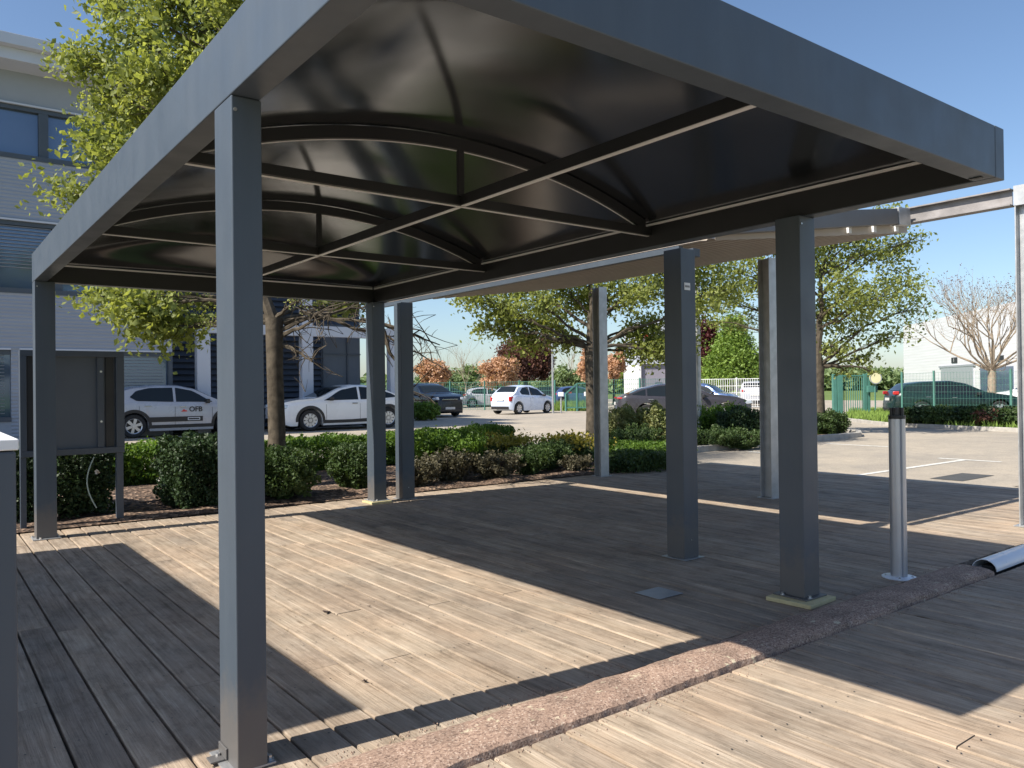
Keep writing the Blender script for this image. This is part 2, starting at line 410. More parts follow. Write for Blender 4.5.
# ---------------------------------------------------------------- red ridge along the deck
def ridge():
    mb = MB(); n = 560; us = np.linspace(-7, 4.98, n); prof = []
    m = 17
    r2 = np.random.default_rng(3)
    edge = np.cumsum(r2.normal(size=(n, 2)), 0); edge -= edge.mean(0)
    k = np.ones(9)/9
    jag = np.stack([np.convolve(r2.normal(size=n+8), k, 'valid') for _ in range(2)], 1)
    for i, uu in enumerate(us):
        va = -.435+.02*jag[i, 0]+.004*math.sin(uu*3.1); vb = -.145+.018*jag[i, 1]+.006*math.sin(uu*2.3)
        for q in range(m):
            t = q/(m-1); v = va+(vb-va)*t
            hgt = .034*(1-abs(2*t-1)**4.0)
            if q in (0, m-1): z = -.04
            else: z = hgt+.0006*r2.normal()+.003*math.sin(uu*7)
            mb.v.append((uu, v, z))
    for i in range(n-1):
        for q in range(m-1): mb.f.append((i*m+q, (i+1)*m+q, (i+1)*m+q+1, i*m+q+1))
    mb.f.append(tuple(range(m))); mb.f.append(tuple((n-1)*m+q for q in range(m-1, -1, -1)))
    o = mb.build('asphalt_ridge', M['curb'], smooth=True)
    tag(o, 'low rounded reddish asphalt ridge running across the wooden deck', 'cable ramp')
    # loose grit lying along it
    gr = MB(); r3 = random.Random(5)
    for _ in range(1500):
        uu = r3.uniform(-2, 5); side = r3.random()
        v = -.46-abs(r3.gauss(0, .03)) if side < .5 else -.11+abs(r3.gauss(0, .03))
        r = r3.uniform(.0015, .005)
        p = Vector((uu, v, .001)); gr.add([p+Vector((r,0,0)), p+Vector((-r*.5,r*.8,0)), p+Vector((-r*.5,-r*.8,0)), p+Vector((0,0,r*1.2))], [(0,1,3),(1,2,3),(2,0,3),(0,2,1)])
    struct(gr.build('grit', M['curb']), 'stuff')
ridge()
# white half pipe covering the rest of the ridge
mb = MB(); n = 22; vs = []
def pipe_c(t): return Vector((5.04+t*5.2, -.335+.03*math.sin(t*3), 0))
K = 14
for t in np.linspace(0, 1, K):
    c = pipe_c(t)
    for rr in (.074, .069):
        for k in range(n):
            a = math.pi*k/(n-1); vs.append((c.x, c.y-rr*math.cos(a)*1.1, .004+rr*math.sin(a)*1.0))
fs = []
for i in range(K-1):
    for k in range(n-1):
        a = i*2*n+k; b = (i+1)*2*n+k
        fs += [(a, b, b+1, a+1), (a+n, a+n+1, b+n+1, b+n)]
    a = i*2*n; b = (i+1)*2*n
    fs += [(a, a+n, b+n, b), (a+n-1, b+n-1, b+2*n-1, a+2*n-1)]
for e in (0, K-1):
    for k in range(n-1):
        a = e*2*n+k; fs.append((a, a+1, a+n+1, a+n))
mb.add(vs, fs); tag(mb.build('half_pipe', M['white_pvc'], smooth=True), 'white half-round plastic pipe laid over the end of the reddish ridge', 'pipe')
mb = MB(); mb.box(5.07, 10.1, -.375, -.305, -.03, .03); tag(mb.build('cable_bundle', M['black']), 'dark bundle under the white half-round pipe', 'cable')

# ================================================================== CARPORT
W, L, H, FH, OV, BW = 3.498, 5.611, 2.316, .259, 1.073, .103
AU, AV = .161, .167
def bolts(parent, pts, r=.011, h=.012, off=(0,0,0), name='bolt'):
    for p in pts:
        mb = MB(); mb.cyl((p[0], p[1], p[2]-.002), r*1.7, .005, 12); mb.cyl((p[0], p[1], p[2]+.001), r, h, 6); mb.build(name, M['bolt'], parent, off=off)
def carport(loc, label, front_posts=None, pads=True, group=None):
    t = thing('carport', label, 'carport', loc, 0, group, local=True)
    def B(name, mat, *boxes, bevel=.004, parent=t):
        m = MB()
        for b in boxes: m.box(*b)
        return m.build(name, mat, parent, bevel=bevel, off=(0,0,0))
    z0, z1 = H, H+FH
    # perimeter fascia beams, butted with 2 mm joints
    B('fascia_beam', M['anthracite'], (0, BW, -OV, L, z0, z1))
    B('fascia_beam', M['anthracite'], (W-BW, W, -OV, L, z0, z1))
    B('fascia_beam', M['anthracite'], (BW+.002, W-BW-.002, -OV+.001, -OV+BW, z0+.001, z1-.001))
    B('fascia_beam', M['anthracite'], (BW+.002, W-BW-.002, L-BW, L-.001, z0+.001, z1-.001))
    # inner ledges, their bounce-lit edges put into the pale colour
    zl = 2.485
    for b in ((BW+.001, BW+.018, -OV+BW+.03, L-BW-.03, zl-.018, zl-.004), (W-BW-.018, W-BW-.001, -OV+BW+.03, L-BW-.03, zl-.018, zl-.004),
              (BW+.03, W-BW-.03, -OV+BW+.001, -OV+BW+.018, zl-.018, zl-.004), (BW+.03, W-BW-.03, L-BW-.018, L-BW-.001, zl-.018, zl-.004)):
        B('ledge', M['strip'], b, bevel=.001)
    B('inner_shade_lining', M['steel_and_shade'], (W-BW-.004, W-BW-.0005, -OV+BW+.001, L-BW-.006, z0+.004, zl-.019), bevel=0)  # near-black sheet, paints the shade on the beam's inner face
    B('inner_shade_lining', M['steel_and_shade'], (BW+.005, W-BW-.005, L-BW-.004, L-BW-.0005, z0+.004, zl-.019), bevel=0)  # same painted shade across the rear beam
    # curved roof sheet
    Ra = 4.35; cx = W/2; apex = 2.805
    def arc(u, top): return top-(Ra-math.sqrt(Ra*Ra-(u-cx)**2))
    def strip(name, mat, v0, v1, top, th, ua, ub, n=48, smooth=True, panels=None):
        m = MB(); segs = panels or [(v0, v1)]
        for (a, b) in segs:
            if panels:      # roof sheet: drops to the ledge along the front and rear fascia
                rows = [a+(b-a)*0, a+.06, a+.14, a+.24, a+.34, a+.45, a+.6]+[a+.6+(b-a-1.2)*j/8 for j in range(1, 9)]+[b-.45, b-.34, b-.24, b-.14, b-.06, b]
                vs, fs = [], []; nr = len(rows); zb0 = arc(ua, top)
                for v in rows:
                    q = min(1, min(v-a, b-v)/.5); q = (q*q*(3-2*q))*.6+q*.4; q = .02+.98*q
                    for i in range(n+1):
                        uu = ua+(ub-ua)*i/n; vs.append((uu, v, zb0+(arc(uu, top)-zb0)*q))
                N1 = n+1; NV = len(vs); vs += [(x_, y_, z_+th) for x_, y_, z_ in vs]
                for j in range(nr-1):
                    for i in range(n):
                        k0 = j*N1+i; fs += [(k0, k0+1, k0+N1+1, k0+N1), (NV+k0, NV+k0+N1, NV+k0+N1+1, NV+k0+1)]
                m.add(vs, fs); continue
            vs = []
            for i in range(n+1):
                uu = ua+(ub-ua)*i/n; z = arc(uu, top)
                vs += [(uu, a, z), (uu, b, z), (uu, b, z+th), (uu, a, z+th)]
            fs = []
            for i in range(n):
                for k in range(4): fs.append((i*4+k, i*4+(k+1) % 4, (i+1)*4+(k+1) % 4, (i+1)*4+k))
            fs += [(0, 1, 2, 3), (n*4+3, n*4+2, n*4+1, n*4)]
            m.add(vs, fs)
        return m.build(name, mat, t, smooth=smooth, off=(0,0,0))
    ends = [-OV+BW+.002, 1.2, 3.27, L-BW-.002]
    strip('roof_sheet', M['skin'], 0, 0, apex, .006, BW+.003, W-BW-.003, panels=[(ends[0], ends[3])])
    for v in (1.20, 3.26):
        strip('arch_rib', M['steel_and_shade'], v, v+.035, apex-.075, .068, BW+.06, W-BW-.06, n=40)
        strip('lit_edge_strip', M['strip'], v+.022, v+.034, apex-.0785, .003, BW+.08, W-BW-.08, n=40)  # bright lower rim of the rib, light put into colour
        B('tie_bar', M['steel_and_shade'], (BW+.002, W-BW-.002, v-.002, v+.037, 2.398, 2.455), bevel=.002)
        B('strut', M['steel_and_shade'], (cx-.02, cx+.02, v+.004, v+.030, 2.463, apex-.07), bevel=.002)
        B('lit_edge_strip', M['strip'], (BW+.01, W-BW-.01, v+.016, v+.036, 2.3925, 2.3965), bevel=0)  # pale strip painted for the line of light under the tie
    B('ridge_bar', M['steel_and_shade'], (cx-.016, cx+.016, -OV+BW+.002, 1.197, 2.396, 2.458), (cx-.016, cx+.016, 1.240, 3.257, 2.396, 2.458), (cx-.016, cx+.016, 3.30, L-BW-.002, 2.396, 2.458), bevel=.002)
    B('lit_edge_strip', M['strip'], (cx-.0155, cx+.0155, -OV+BW+.01, 1.19, 2.391, 2.395), (cx-.0155, cx+.0155, 1.245, 3.25, 2.391, 2.395), (cx-.0155, cx+.0155, 3.305, L-BW-.01, 2.391, 2.395), bevel=0)  # bounce light under the ridge bar, as a pale strip
    # posts
    posts = [(0.0015, 0, .104, .189), (W-AU-.0015, -.028, AU, AV), (0.0015, L-AV, AU, AV-.002), (W-AU-.0015, L-AV, AU, AV-.002)]
    for i, (x, y, a, b) in enumerate(posts):
        p = B('post', M['anthracite'], (x, x+a, y, y+b, .006 if i else .006, z0-.0015), bevel=.004)
        pl = MB(); pl.box(x-.03, x+a+.03, y+.0-.03*(i != 0), y+b+.03, .001, .009)
        pl.build('base_plate', M['galv'] if i != 1 else M['anthracite'], p, bevel=.001, off=(0,0,0))
        bolts(p, [(x-.017, y+b-.03, .009), (x+a+.017, y+.03, .009), (x+.03, y-.015 if i else y+b+.015, .009), (x+a+.017, y+b-.02, .009)], .009, .014)
        if i == 0:
            br = MB(); br.box(x-.055, x-.002, y+b-.075, y+b-.02, .0095, .016); br.box(x-.008, x-.0015, y+b-.09, y+b-.005, .0165, .055)
            br.build('bracket', M['anthracite'], p, bevel=.0015, off=(0,0,0))
        # head screw
        sc = MB(); sc.cyl((x+a*.12, y-.0045, z0-.05), .006, .005, 10, 'y')
        sc.build('screw', M['bolt'], p, off=(0,0,0))
    return t
cp = carport((0, 0, 0), 'dark grey metal carport over the deck with arched black underside and square posts')
# seam plates at the right front corner
m = MB(); m.box(W-.19, W-.16, -OV+.035, -OV+BW-.01, H-.004, H-.0012); m.build('joint_cover', M['black'], cp, off=(0,0,0))
# plywood pads under two posts
def pad(x, y, label, sx=.30, sy=.29, rz=.06):
    m = MB(); m.obox((x, y, .0125), (sx/2*math.cos(rz), sx/2*math.sin(rz), 0), (-sy/2*math.sin(rz), sy/2*math.cos(rz), 0), (0, 0, .012))
    return tag(m.build('wood_pad', M['padwood'], bevel=.002), label, 'wooden pad')
for o in list(cp.children): pass
pad(3.395, .035, 'pale wooden pad under the carport post nearest the reddish ridge', .30, .29)
# raise the right front post onto its pad
pad(3.40, 5.50, 'pale wooden pad under the far carport post beside the shrubs', .26, .24, .02)
for o in cp.children:
    if o.name.startswith('post'):
        xs = [v.co.x for v in o.data.vertices]
        if min(xs) > 3:
            for v in o.data.vertices:
                if v.co.z < .1: v.co.z = .034
            for c in o.children:
                if not c.name.startswith('screw'):
                    for v in c.data.vertices: v.co.z += .025
# neighbouring carport to the left, whose roof shades the left of the deck
W2 = -2.06
cp2 = copy_tree(cp); cp2.location = (-2.045-W, .52, 0)
cp2['label'] = 'second dark grey carport standing left of the main one'
# adjust: this one ends shorter at the front, slide so that its shadow meets the photo
cp2.location = (-2.045-W+.0, .24+.26+1.073, 0)
cp2.scale = (1, 4.56/6.684, 1)
cp2.location.y = .50+1.073*cp2.scale.y

# ================================================================== STEEL CANOPY (second structure)
cn = thing('steel_canopy', 'sloping steel canopy with beige corrugated underside next to the carport', 'canopy', (7.0, 2.7, 0))
def hcol(mb, x, y, z0, z1, wx=.14, wy=.14, tf=.010, tw=.008):
    mb.box(x, x+wx, y, y+tf, z0, z1); mb.box(x, x+wx, y+wy-tf, y+wy, z0, z1)
    mb.box(x+wx/2-tw/2, x+wx/2+tw/2, y+tf, y+wy-tf, z0, z1)
def hcol_x(mb, x, y, z0, z1, wx=.14, wy=.14, tf=.010, tw=.008):
    mb.box(x, x+tf, y, y+wy, z0, z1); mb.box(x+wx-tf, x+wx, y, y+wy, z0, z1)
    mb.box(x+tf, x+wx-tf, y+wy/2-tw/2, y+wy/2+tw/2, z0, z1)
for (x, y, wx, wy) in ((6.955, 2.67, .14, .15), (7.10, 5.63, .16, .14)):
    m = MB(); hcol(m, x, y, .01, 2.775, wx, wy); c = m.build('column', M['galv'], cn, bevel=.001)
    m = MB(); m.box(x-.03, x+wx+.03, y-.03, y+wy+.03, 0.001, .0095); m.build('base_plate', M['galv'], c, off=wloc(cn))
for (x, y) in ((3.725, 1.215), (3.74, 5.50)):
    m = MB(); m.box(x, x+.165, y, y+.17, .006, 2.345); c = m.build('post', M['anthracite'], cn, bevel=.004)
    m = MB(); m.box(x-.03, x+.195, y-.03, y+.2, .0012, .0055); m.build('base_plate', M['galv'], c, off=wloc(cn))
    m = MB(); m.cyl((x+.08, y-.005, .14), .006, .006, 8, 'y'); m.build('screw', M['bolt'], c, off=wloc(cn))
    if y < 2:
        m = MB(); m.box(x+.035, x+.10, y-.004, y-.0005, 2.03, 2.085); lb = m.build('label_plate', M['signwhite'], c, off=wloc(cn))
        m = MB()
        for k in range(5):
            m.box(x+.043+k*.0105, x+.049+k*.0105, y-.0052, y-.0042, 2.05, 2.065)
        m.build('printed_mark', M['black'], lb, off=wloc(cn))
        m = MB(); m.box(x+.168, x+.25, y+.02, y+.14, 2.30, 2.362); m.build('stub_beam', M['anthracite'], c, off=wloc(cn), bevel=.002)
# corrugated sheet sloping up from u=3.75 (2.40) to u=7.15 (2.80)
def zsl(u): return 2.385+(u-3.73)*(2.83-2.385)/(7.15-3.73)
V0, V1 = 1.19, 6.3
m = MB(); vs = []; fs = []
ribs = []; uu = 3.93
while uu < 7.16:
    ribs += [(uu, 0), (uu+.07, 0), (uu+.085, .014), (uu+.165, .014)]; uu += .19
for (x, dz) in ribs:
    z = zsl(x)+.0+dz
    vs += [(x, V0, z), (x, V1, z), (x, V1, z+.004), (x, V0, z+.004)]
for i in range(len(ribs)-1):
    for k in range(4): fs.append((i*4+k, i*4+(k+1) % 4, (i+1)*4+(k+1) % 4, (i+1)*4+k))
m.add(vs, fs); m.build('corrugated_sheet', M['soffit'], cn)
for v in (1.25, 2.45, 3.65, 4.85, 6.1):   # rafters above the sheet, white ends below
    m = MB(); m.bar((3.97, v, zsl(3.97)+.12), (7.0, v, zsl(7.0)+.12), .07, .13)
    m.build('rafter', M['anthracite'] if v < 2 else M['galv'], cn)
for x in (6.0, 6.45, 6.88):
    m = MB(); m.box(x, x+.05, V0-.03, V0-.004, zsl(x)+.02, zsl(x)+.085); m.build('purlin_end', M['white'], cn)
m = MB(); m.prism([(4.1, V0-.003, zsl(4.1)+.002), (7.16, V0-.003, zsl(7.16)+.002), (7.16, V0-.003, zsl(7.16)+.10), (4.1, V0-.003, zsl(4.1)+.10)], (0, .002, 0)); m.build('end_flashing', M['soffit'], cn)
m = MB(); m.box(3.91, 3.96, 1.39, 6.3, 2.36, 2.405); m.build('edge_beam', M['anthracite'], cn, bevel=.002)
# galvanised I beam carried on past the canopy, to a tall post
sf = thing('steel_portal', 'weathered steel I-beam and tall post standing beyond the carport on the right', 'steel portal', (7.1, .2, 0))
m = MB(); za, zb = 2.905, 3.06
m.box(7.03, 7.15, .20, 1.2, za, za+.012); m.box(7.03, 7.15, .20, 1.2, zb-.012, zb); m.box(7.085, 7.095, .20, 1.2, za+.012, zb-.012)
m.build('beam', M['rusty'], sf)
m = MB(); hcol(m, 7.085, .03, .01, zb+.02, .15, .155); c = m.build('post', M['galv'], sf)
m = MB(); m.box(7.08, 7.24, .025, .19, za-.0, zb+.025); m.build('head_plate', M['galv'], sf)
m = MB(); m.box(7.05, 7.27, .0, .22, .001, .0095); m.build('base_plate', M['galv'], sf)
# end rafter linking the beam to the near edge, painted blue grey
ar = thing('linking_beam', 'grey box beam linking the steel I-beam back to the carport side', 'steel beam', (6.7, 1.2, 2.8))
m = MB(); m.bar((3.9, 1.12, 2.515), (6.76, 1.12, 2.935), .08, .15); b_ = m.build('box_beam', M['anthracite'], ar, bevel=.003)
m = MB(); m.bar((6.775, 1.12, 2.938), (7.0, 1.12, 2.955), .09, .17); m.build('end_bracket', M['galv'], ar, bevel=.002)

# ================================================================== small things on the deck
t = thing('cut_pole', 'grey aluminium pole with black top lugs on a round foot', 'pole', (4.40, -.06, 0))
x, y = 4.40, -.06
m = MB(); n = 40; prof = []
for k in range(n):
    a = 2*math.pi*k/n; r = .052
    for g0 in (R(232), R(52)):
        d = (a-g0+math.pi) % (2*math.pi)-math.pi
        if abs(d) < .12: r = .038
    prof.append((x+r*math.cos(a), y+r*math.sin(a)))
m.prism([(px, py, .012) for px, py in prof], (0, 0, 1.055)); m.build('shaft', M['alu'], t, bevel=0)
m = MB(); m.cyl((x, y, 1.0675), .054, .022, 32); m.build('cap', M['black'], t)
for a in (20, 110, 200, 290):
    cx_, cy_ = x+.03*math.cos(R(a)), y+.03*math.sin(R(a)); m = MB(); m.cyl((cx_, cy_, 1.0905), .014, .052, 12); m.build('lug', M['black'], t)
m = MB(); m.cyl((x, y, .001), .108, .006, 40); m.cyl((x, y, .007), .105, .006, 40, r2=.055); f_ = m.build('foot', M['white_pvc'], t)
bolts(f_, [(x+.08*math.cos(R(a)), y+.08*math.sin(R(a)), .010) for a in (30, 120, 210, 300)], .006, .007, off=wloc(t))
m = MB(); m.box(2.755, 2.975, .59, .795, .001, .004); tag(m.build('floor_plate', M['cover'], bevel=.001), 'small square grey metal plate set flush in the shaded deck', 'floor plate')
m = MB(); m.box(2.93, 3.12, 5.2, 5.35, .001, .004); tag(m.build('floor_plate', M['cover'], bevel=.001), 'thin grey plate on the deck by the far pale pad', 'floor plate')
# dead leaves / debris
def debris(px, py, s, label):
    p = gz(px, py); m = MB(); q = random.Random(px)
    for k in range(7):
        a = q.uniform(0, 6.28); d = Vector((math.cos(a), math.sin(a), q.uniform(.05, .4)))*s*q.uniform(.4, 1)
        s2 = Vector((-math.sin(a), math.cos(a), 0))*s*.22
        b = p+Vector((0, 0, .004)); m.add([b, b+d*.5+s2, b+d, b+d*.5-s2], [(0, 1, 2), (0, 2, 3)])
        m.add([b+Vector((0,0,.002)), b+d*.5+s2+Vector((0,0,.002)), b+d+Vector((0,0,.002)), b+d*.5-s2+Vector((0,0,.002))], [(2, 1, 0), (3, 2, 0)])
    tag(m.build('dead_leaf', M['bark_dark']), label, 'dead leaf')
debris(327, 613, .045, 'curled brown dead leaf on the sunlit boards right of the nearest carport post')
debris(364, 682, .022, 'small dark dead leaf on the sunlit deck near the reddish ridge')
debris(369, 607, .014, 'tiny dark scrap lying near the curled dead leaf')
debris(1016, 487, .06, 'small dark dead leaf at the far edge of the deck shadow')
# electric pillar at the far left
bp = gz(16, 439, 1.22)
t = thing('service_pillar', 'dark grey metal service pillar with flat top at the left edge', 'service pillar', (bp.x-.2, bp.y+.2, 0))
m = MB(); m.box(bp.x-.42, bp.x, bp.y, bp.y+.42, .002, 1.198); m.build('cabinet', M['darkframe'], t, bevel=.004)
m = MB(); m.box(bp.x-.425, bp.x+.004, bp.y-.004, bp.y+.425, 1.2, 1.22); m.build('top_plate', M['white'], t, bevel=.002)

# notice board (back side)
t = thing('notice_board', 'dark grey metal notice board on two legs in front of the shrubs', 'notice board', (.4, 6.05, 0))
V = 6.05; x0, x1, zt, zb_ = -.06, .845, 1.725, .70
m = MB(); m.box(x0, x1, V, V+.10, zt-.06, zt); m.box(x0, x1, V, V+.10, zb_, zb_+.06)
m.box(x0, x0+.055, V, V+.10, zb_+.06, zt-.06); m.box(x1-.075, x1, V, V+.10, zb_+.06, zt-.06)
m.build('frame', M['darkframe'], t, bevel=.003)
m = MB(); m.box(x0+.056, x1-.076, V+.05, V+.065, zb_+.061, zt-.061); m.build('back_panel', M['panel'], t)
m = MB(); m.box(x1-.245, x1-.185, V+.012, V+.049, zb_+.061, zt-.061); cb = m.build('rail', M['darkframe'], t, bevel=.002)
for z in (1.52, 1.02): m = MB(); m.cyl((x1-.21, V+.0115, z), .011, .008, 12, 'y'); m.build('bolt', M['bolt'], cb, off=wloc(t))
for xa_ in (x0+.06, x1-.165):
    m = MB(); m.box(xa_, xa_+.07, V+.03, V+.049, zb_+.061, zt-.061); m.build('slot_shade', M['steel_and_shade'], t)  # black strips stand in for the shade inside the recessed slots
m = MB(); m.box(x0+.0, x0+.05, V+.02, V+.08, .0, zb_-.001); m.build('leg', M['darkframe'], t, bevel=.003)
m = MB(); m.box(x1-.075, x1-.01, V+.02, V+.08, .0, zb_-.001); m.build('leg', M['darkframe'], t, bevel=.003)
m = MB(); P = []
for k in range(15):
    s_ = k/14; P.append(gv(94-9*math.sin(s_*math.pi*.95)+4*s_, 457+51*s_, V+.03))
m.tube(P, .006, 8); tag(m.build('cable', M['cable'], smooth=True), 'loose pale cable hanging below the notice board', 'cable')

# ================================================================== BUILDING
def clad_mat(name, col, freq, axis='z', amp=.5):
    m, nt, b = new_mat(name); c = coords(nt)
    wv = N(nt, 'ShaderNodeTexWave', wave_type='BANDS', bands_direction='Z', wave_profile='SIN'); wv.inputs['Scale'].default_value = freq
    nt.links.new(c, wv.inputs['Vector'])
    n = noise(nt, coords(nt, (.3, .3, 6)), 1., 4)
    col_ = ramp(nt, n, [(.3, tuple(x*.93 for x in col)), (.7, tuple(x*1.06 for x in col))])
    nt.links.new(col_, b.inputs['Base Color']); b.inputs['Roughness'].default_value = .5; b.inputs['Metallic'].default_value = .2
    bump(nt, b, wv.outputs['Fac'], amp, .02); return m
M['clad'] = clad_mat('pale_blue_grey_corrugated_cladding', (.30, .33, .39), 3.1)
M['clad_dark'] = simple('navy_louvre_metal', (.045, .055, .075), .45, .2, .08, 2)
M['render'] = simple('grey_render', (.29, .32, .37), .85, 0, .06, 1, .1)
M['fasciaw'] = simple('pale_roof_fascia', (.50, .53, .60), .5, .1, .04, 1)
M['blind'] = simple('metal_blind_slat', (.34, .37, .42), .4, .3, .06, 3)
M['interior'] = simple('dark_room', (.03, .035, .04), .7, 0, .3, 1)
bd = thing('office_building', 'two-storey blue-grey office building with strip windows behind the parked cars', 'building', (0, 23, 0))
FV = 23.0; BL = -14.; BR = 5.53
def bb(name, mat, boxes, parent=bd, bevel=0.):
    m = MB()
    for b in boxes: m.box(*b)
    o = m.build(name, mat, parent, bevel=bevel, off=wloc(bd)); return o
# wall bands between the strip windows (open behind them: rooms)
bb('wall', M['clad'], [(BL, BR, FV, FV+.25, 2.56, 4.13), (BL, BR, FV, FV+.25, 6.16, 7.88)])
bb('wall', M['clad'], [(BL, -4.5, FV+.002, FV+.25, 0, 2.559), (1.302, 1.498, FV+.002, FV+.25, 0, 2.559)])
bb('upper_wall', M['render'], [(BL, BR, FV+.002, FV+.25, 9.40, 10.9)])
bb('side_wall', M['clad'], [(BR-.25, BR, FV+.252, FV+13, 0, 10.9)])
bb('rear_core', M['interior'], [(BL, BR-.26, FV+1.6, FV+13, 0, 10.9)])
bb('floor_slab', M['interior'], [(BL, BR-.26, FV+.252, FV+1.59, 2.9, 3.1), (BL, BR-.26, FV+.252, FV+1.59, 6.3, 6.5)])
bb('roof', M['fasciaw'], [(BL, BR+.9, FV-.9, FV+13.5, 10.30, 10.62), (BL, BR+.9, FV-1.15, FV+13.5, 10.62, 10.92)], bevel=.01)
def window_strip(za, zb, x0, x1, mull, blinds, bl_frac=1.):
    w_ = bb('window', M['darkframe'], [(x0, x1, FV+.03, FV+.15, zb-.14, zb), (x0, x1, FV-.03, FV+.15, za, za+.13)]+[(mx-.12, mx+.12, FV+.04, FV+.14, za+.131, zb-.141) for mx in mull])
    g_ = bb('pane', M['glass'], [(x0, x1, FV+.16, FV+.17, za+.131, zb-.141)], w_)
    for (a, b, frac) in blinds:
        m = MB(); z = zb-.16
        while z > zb-.16-(zb-za-.3)*frac:
            m.add([(a, FV+.075, z), (b, FV+.075, z), (b, FV+.125, z-.012), (a, FV+.125, z-.012), (a, FV+.075, z-.007), (b, FV+.075, z-.007), (b, FV+.125, z-.019), (a, FV+.125, z-.019)], [(0,1,2,3), (7,6,5,4), (0,4,5,1), (2,6,7,3)])
            z -= .095
        o = m.build('blind', M['blind'], w_, off=wloc(bd))
    cp_ = bb('head_flashing', M['fasciaw'], [(x0, x1, FV-.05, FV+.02, zb-.02, zb+.03)], w_)
window_strip(7.88, 9.40, BL, BR, [-9, -5.5, -1.5, 2.13, 3.5], [(3.62, 4.8, 1.)])
window_strip(4.13, 6.16, BL, BR, [-9, -5.5, -1.6, 2.45, 4.9], [(-5.3, -1.8, .95), (-1.4, 2.3, .68), (2.6, 4.75, .7)])
window_strip(.55, 2.56, -4.5, 1.3, [-1.5], [(-4.4, -1.7, 1), (-1.35, 1.15, 1)])
window_strip(.55, 2.56, 1.5, BR-.12, [], [(1.52, BR-.25, 1)])
bb('plinth', M['render'], [(-4.5, BR-.12, FV+.003, FV+.25, 0, .549)])
bb('corner_trim', M['darkframe'], [(BR-.118, BR+.002, FV+.001, FV+.24, 0, 2.558)])
# louvred recess to the right with white portal
wing = thing('louvred_wing', 'dark navy louvred wing with white columns and beam beside the office building', 'building', (9, 24, 0))
def wb(name, mat, boxes, parent=wing, bevel=0.):
    m = MB()
    for b in boxes: m.box(*b)
    return m.build(name, mat, parent, bevel=bevel, off=wloc(wing))
WV = 24.2
e_ = .0
wb('wall', M['interior'], [(BR+.01, 12.5, WV+.13, WV+8, 0, 6.2)])
m = MB()
def louvres(m, x0, x1, z0, z1, step=.20):
    z = z0
    while z < z1-.02:
        zt_ = min(z+step, z1)
        m.add([(x0, WV, z), (x1, WV, z), (x1, WV+.10, zt_), (x0, WV+.10, zt_), (x0, WV+.02, z-.02), (x1, WV+.02, z-.02), (x1, WV+.12, zt_-.02), (x0, WV+.12, zt_-.02)], [(0,1,2,3), (7,6,5,4), (0,4,5,1), (3,2,6,7), (0,3,7,4), (1,5,6,2)])
        z += step
louvres(m, BR+.02, 10.95, .1, 6.2); louvres(m, 10.95, 12.5, 3.75, 6.2)
m.build('louvre_panel', M['clad_dark'], wing)
wb('glazed_panel', M['panel'], [(10.96, 12.5, WV+.02, WV+.1, 0, 3.74)])
wb('mullion', M['darkframe'], [(11.0, 11.04, WV-.03, WV+.018, 0, 3.74), (11.95, 12.0, WV-.03, WV+.018, 0, 3.74), (11.041, 12.5, WV-.03, WV+.018, 2.62, 2.67), (10.96, 12.5, WV-.03, WV+.018, 3.68, 3.74)])
wb('roof', M['fasciaw'], [(BR+.02, 12.8, WV-.3, WV+8.2, 6.2, 6.45)])
pt_ = thing('white_portal', 'white painted steel portal frame in front of the navy louvres', 'portal frame', (10, 23, 0))
def pb(name, boxes, bevel=.01):
    m = MB()
    for b in boxes: m.box(*b)
    return m.build(name, M['fasciaw'], pt_, bevel=bevel)
PV = 23.0
pb('column', [(6.27, 6.68, PV, PV+.3, 0, 3.19)]); pb('column', [(9.73, 10.13, PV, PV+.3, 0, 3.19)])
pb('column', [(13.12, 13.38, PV, PV+.3, 0, 3.19)])
pb('column', [(9.74, 10.12, PV+.001, PV+.299, 3.561, 6.1)])
pb('beam', [(6.2, 13.4, PV-.002, PV+.302, 3.191, 3.56)])

# ================================================================== BEDS, KERBS, MARKINGS
def bed(poly, z, name, mat, amp=.03, res=.35):
    from mathutils.geometry import tessellate_polygon
    bm = bmesh.new()
    vs = [bm.verts.new((x, y, z)) for x, y in poly]; f = bm.faces.new(vs)
    bmesh.ops.triangulate(bm, faces=[f])
    for _ in range(5):
        es = [e for e in bm.edges if e.calc_length() > res*1.6]
        if not es: break
        bmesh.ops.subdivide_edges(bm, edges=es, cuts=1); bmesh.ops.triangulate(bm, faces=bm.faces[:])
    for v in bm.verts:
        if not v.is_boundary: v.co.z += rnd.uniform(0, amp)*2
    for e in [v for v in bm.verts if v.is_boundary]: pass
    me = bpy.data.meshes.new(name); bm.to_mesh(me); bm.free(); me.materials.append(mat)
    o = bpy.data.objects.new(name, me); COL.objects.link(o); return o
BED1 = [(-9, DB+.002), (8.55, DB+.002), (9.6, 6.25), (10.6, 7.35), (11.6, 7.6), (18.1, 7.75), (18.9, 8.3), (18.9, 9.6), (18.2, 10.3), (12.5, 10.5), (-9, 10.5)]
struct(bed(BED1, .012, 'planting_bed', M['soil']))
ISL = [(23.6, 9.9), (22.9, 7.6), (22.4, 5.5), (21.6, 1.0), (21.5, -3), (36, -6), (40, 12), (34, 17), (26, 12.6)]
struct(bed(ISL, .06, 'grass_island', M['grassground'], .02, .8))
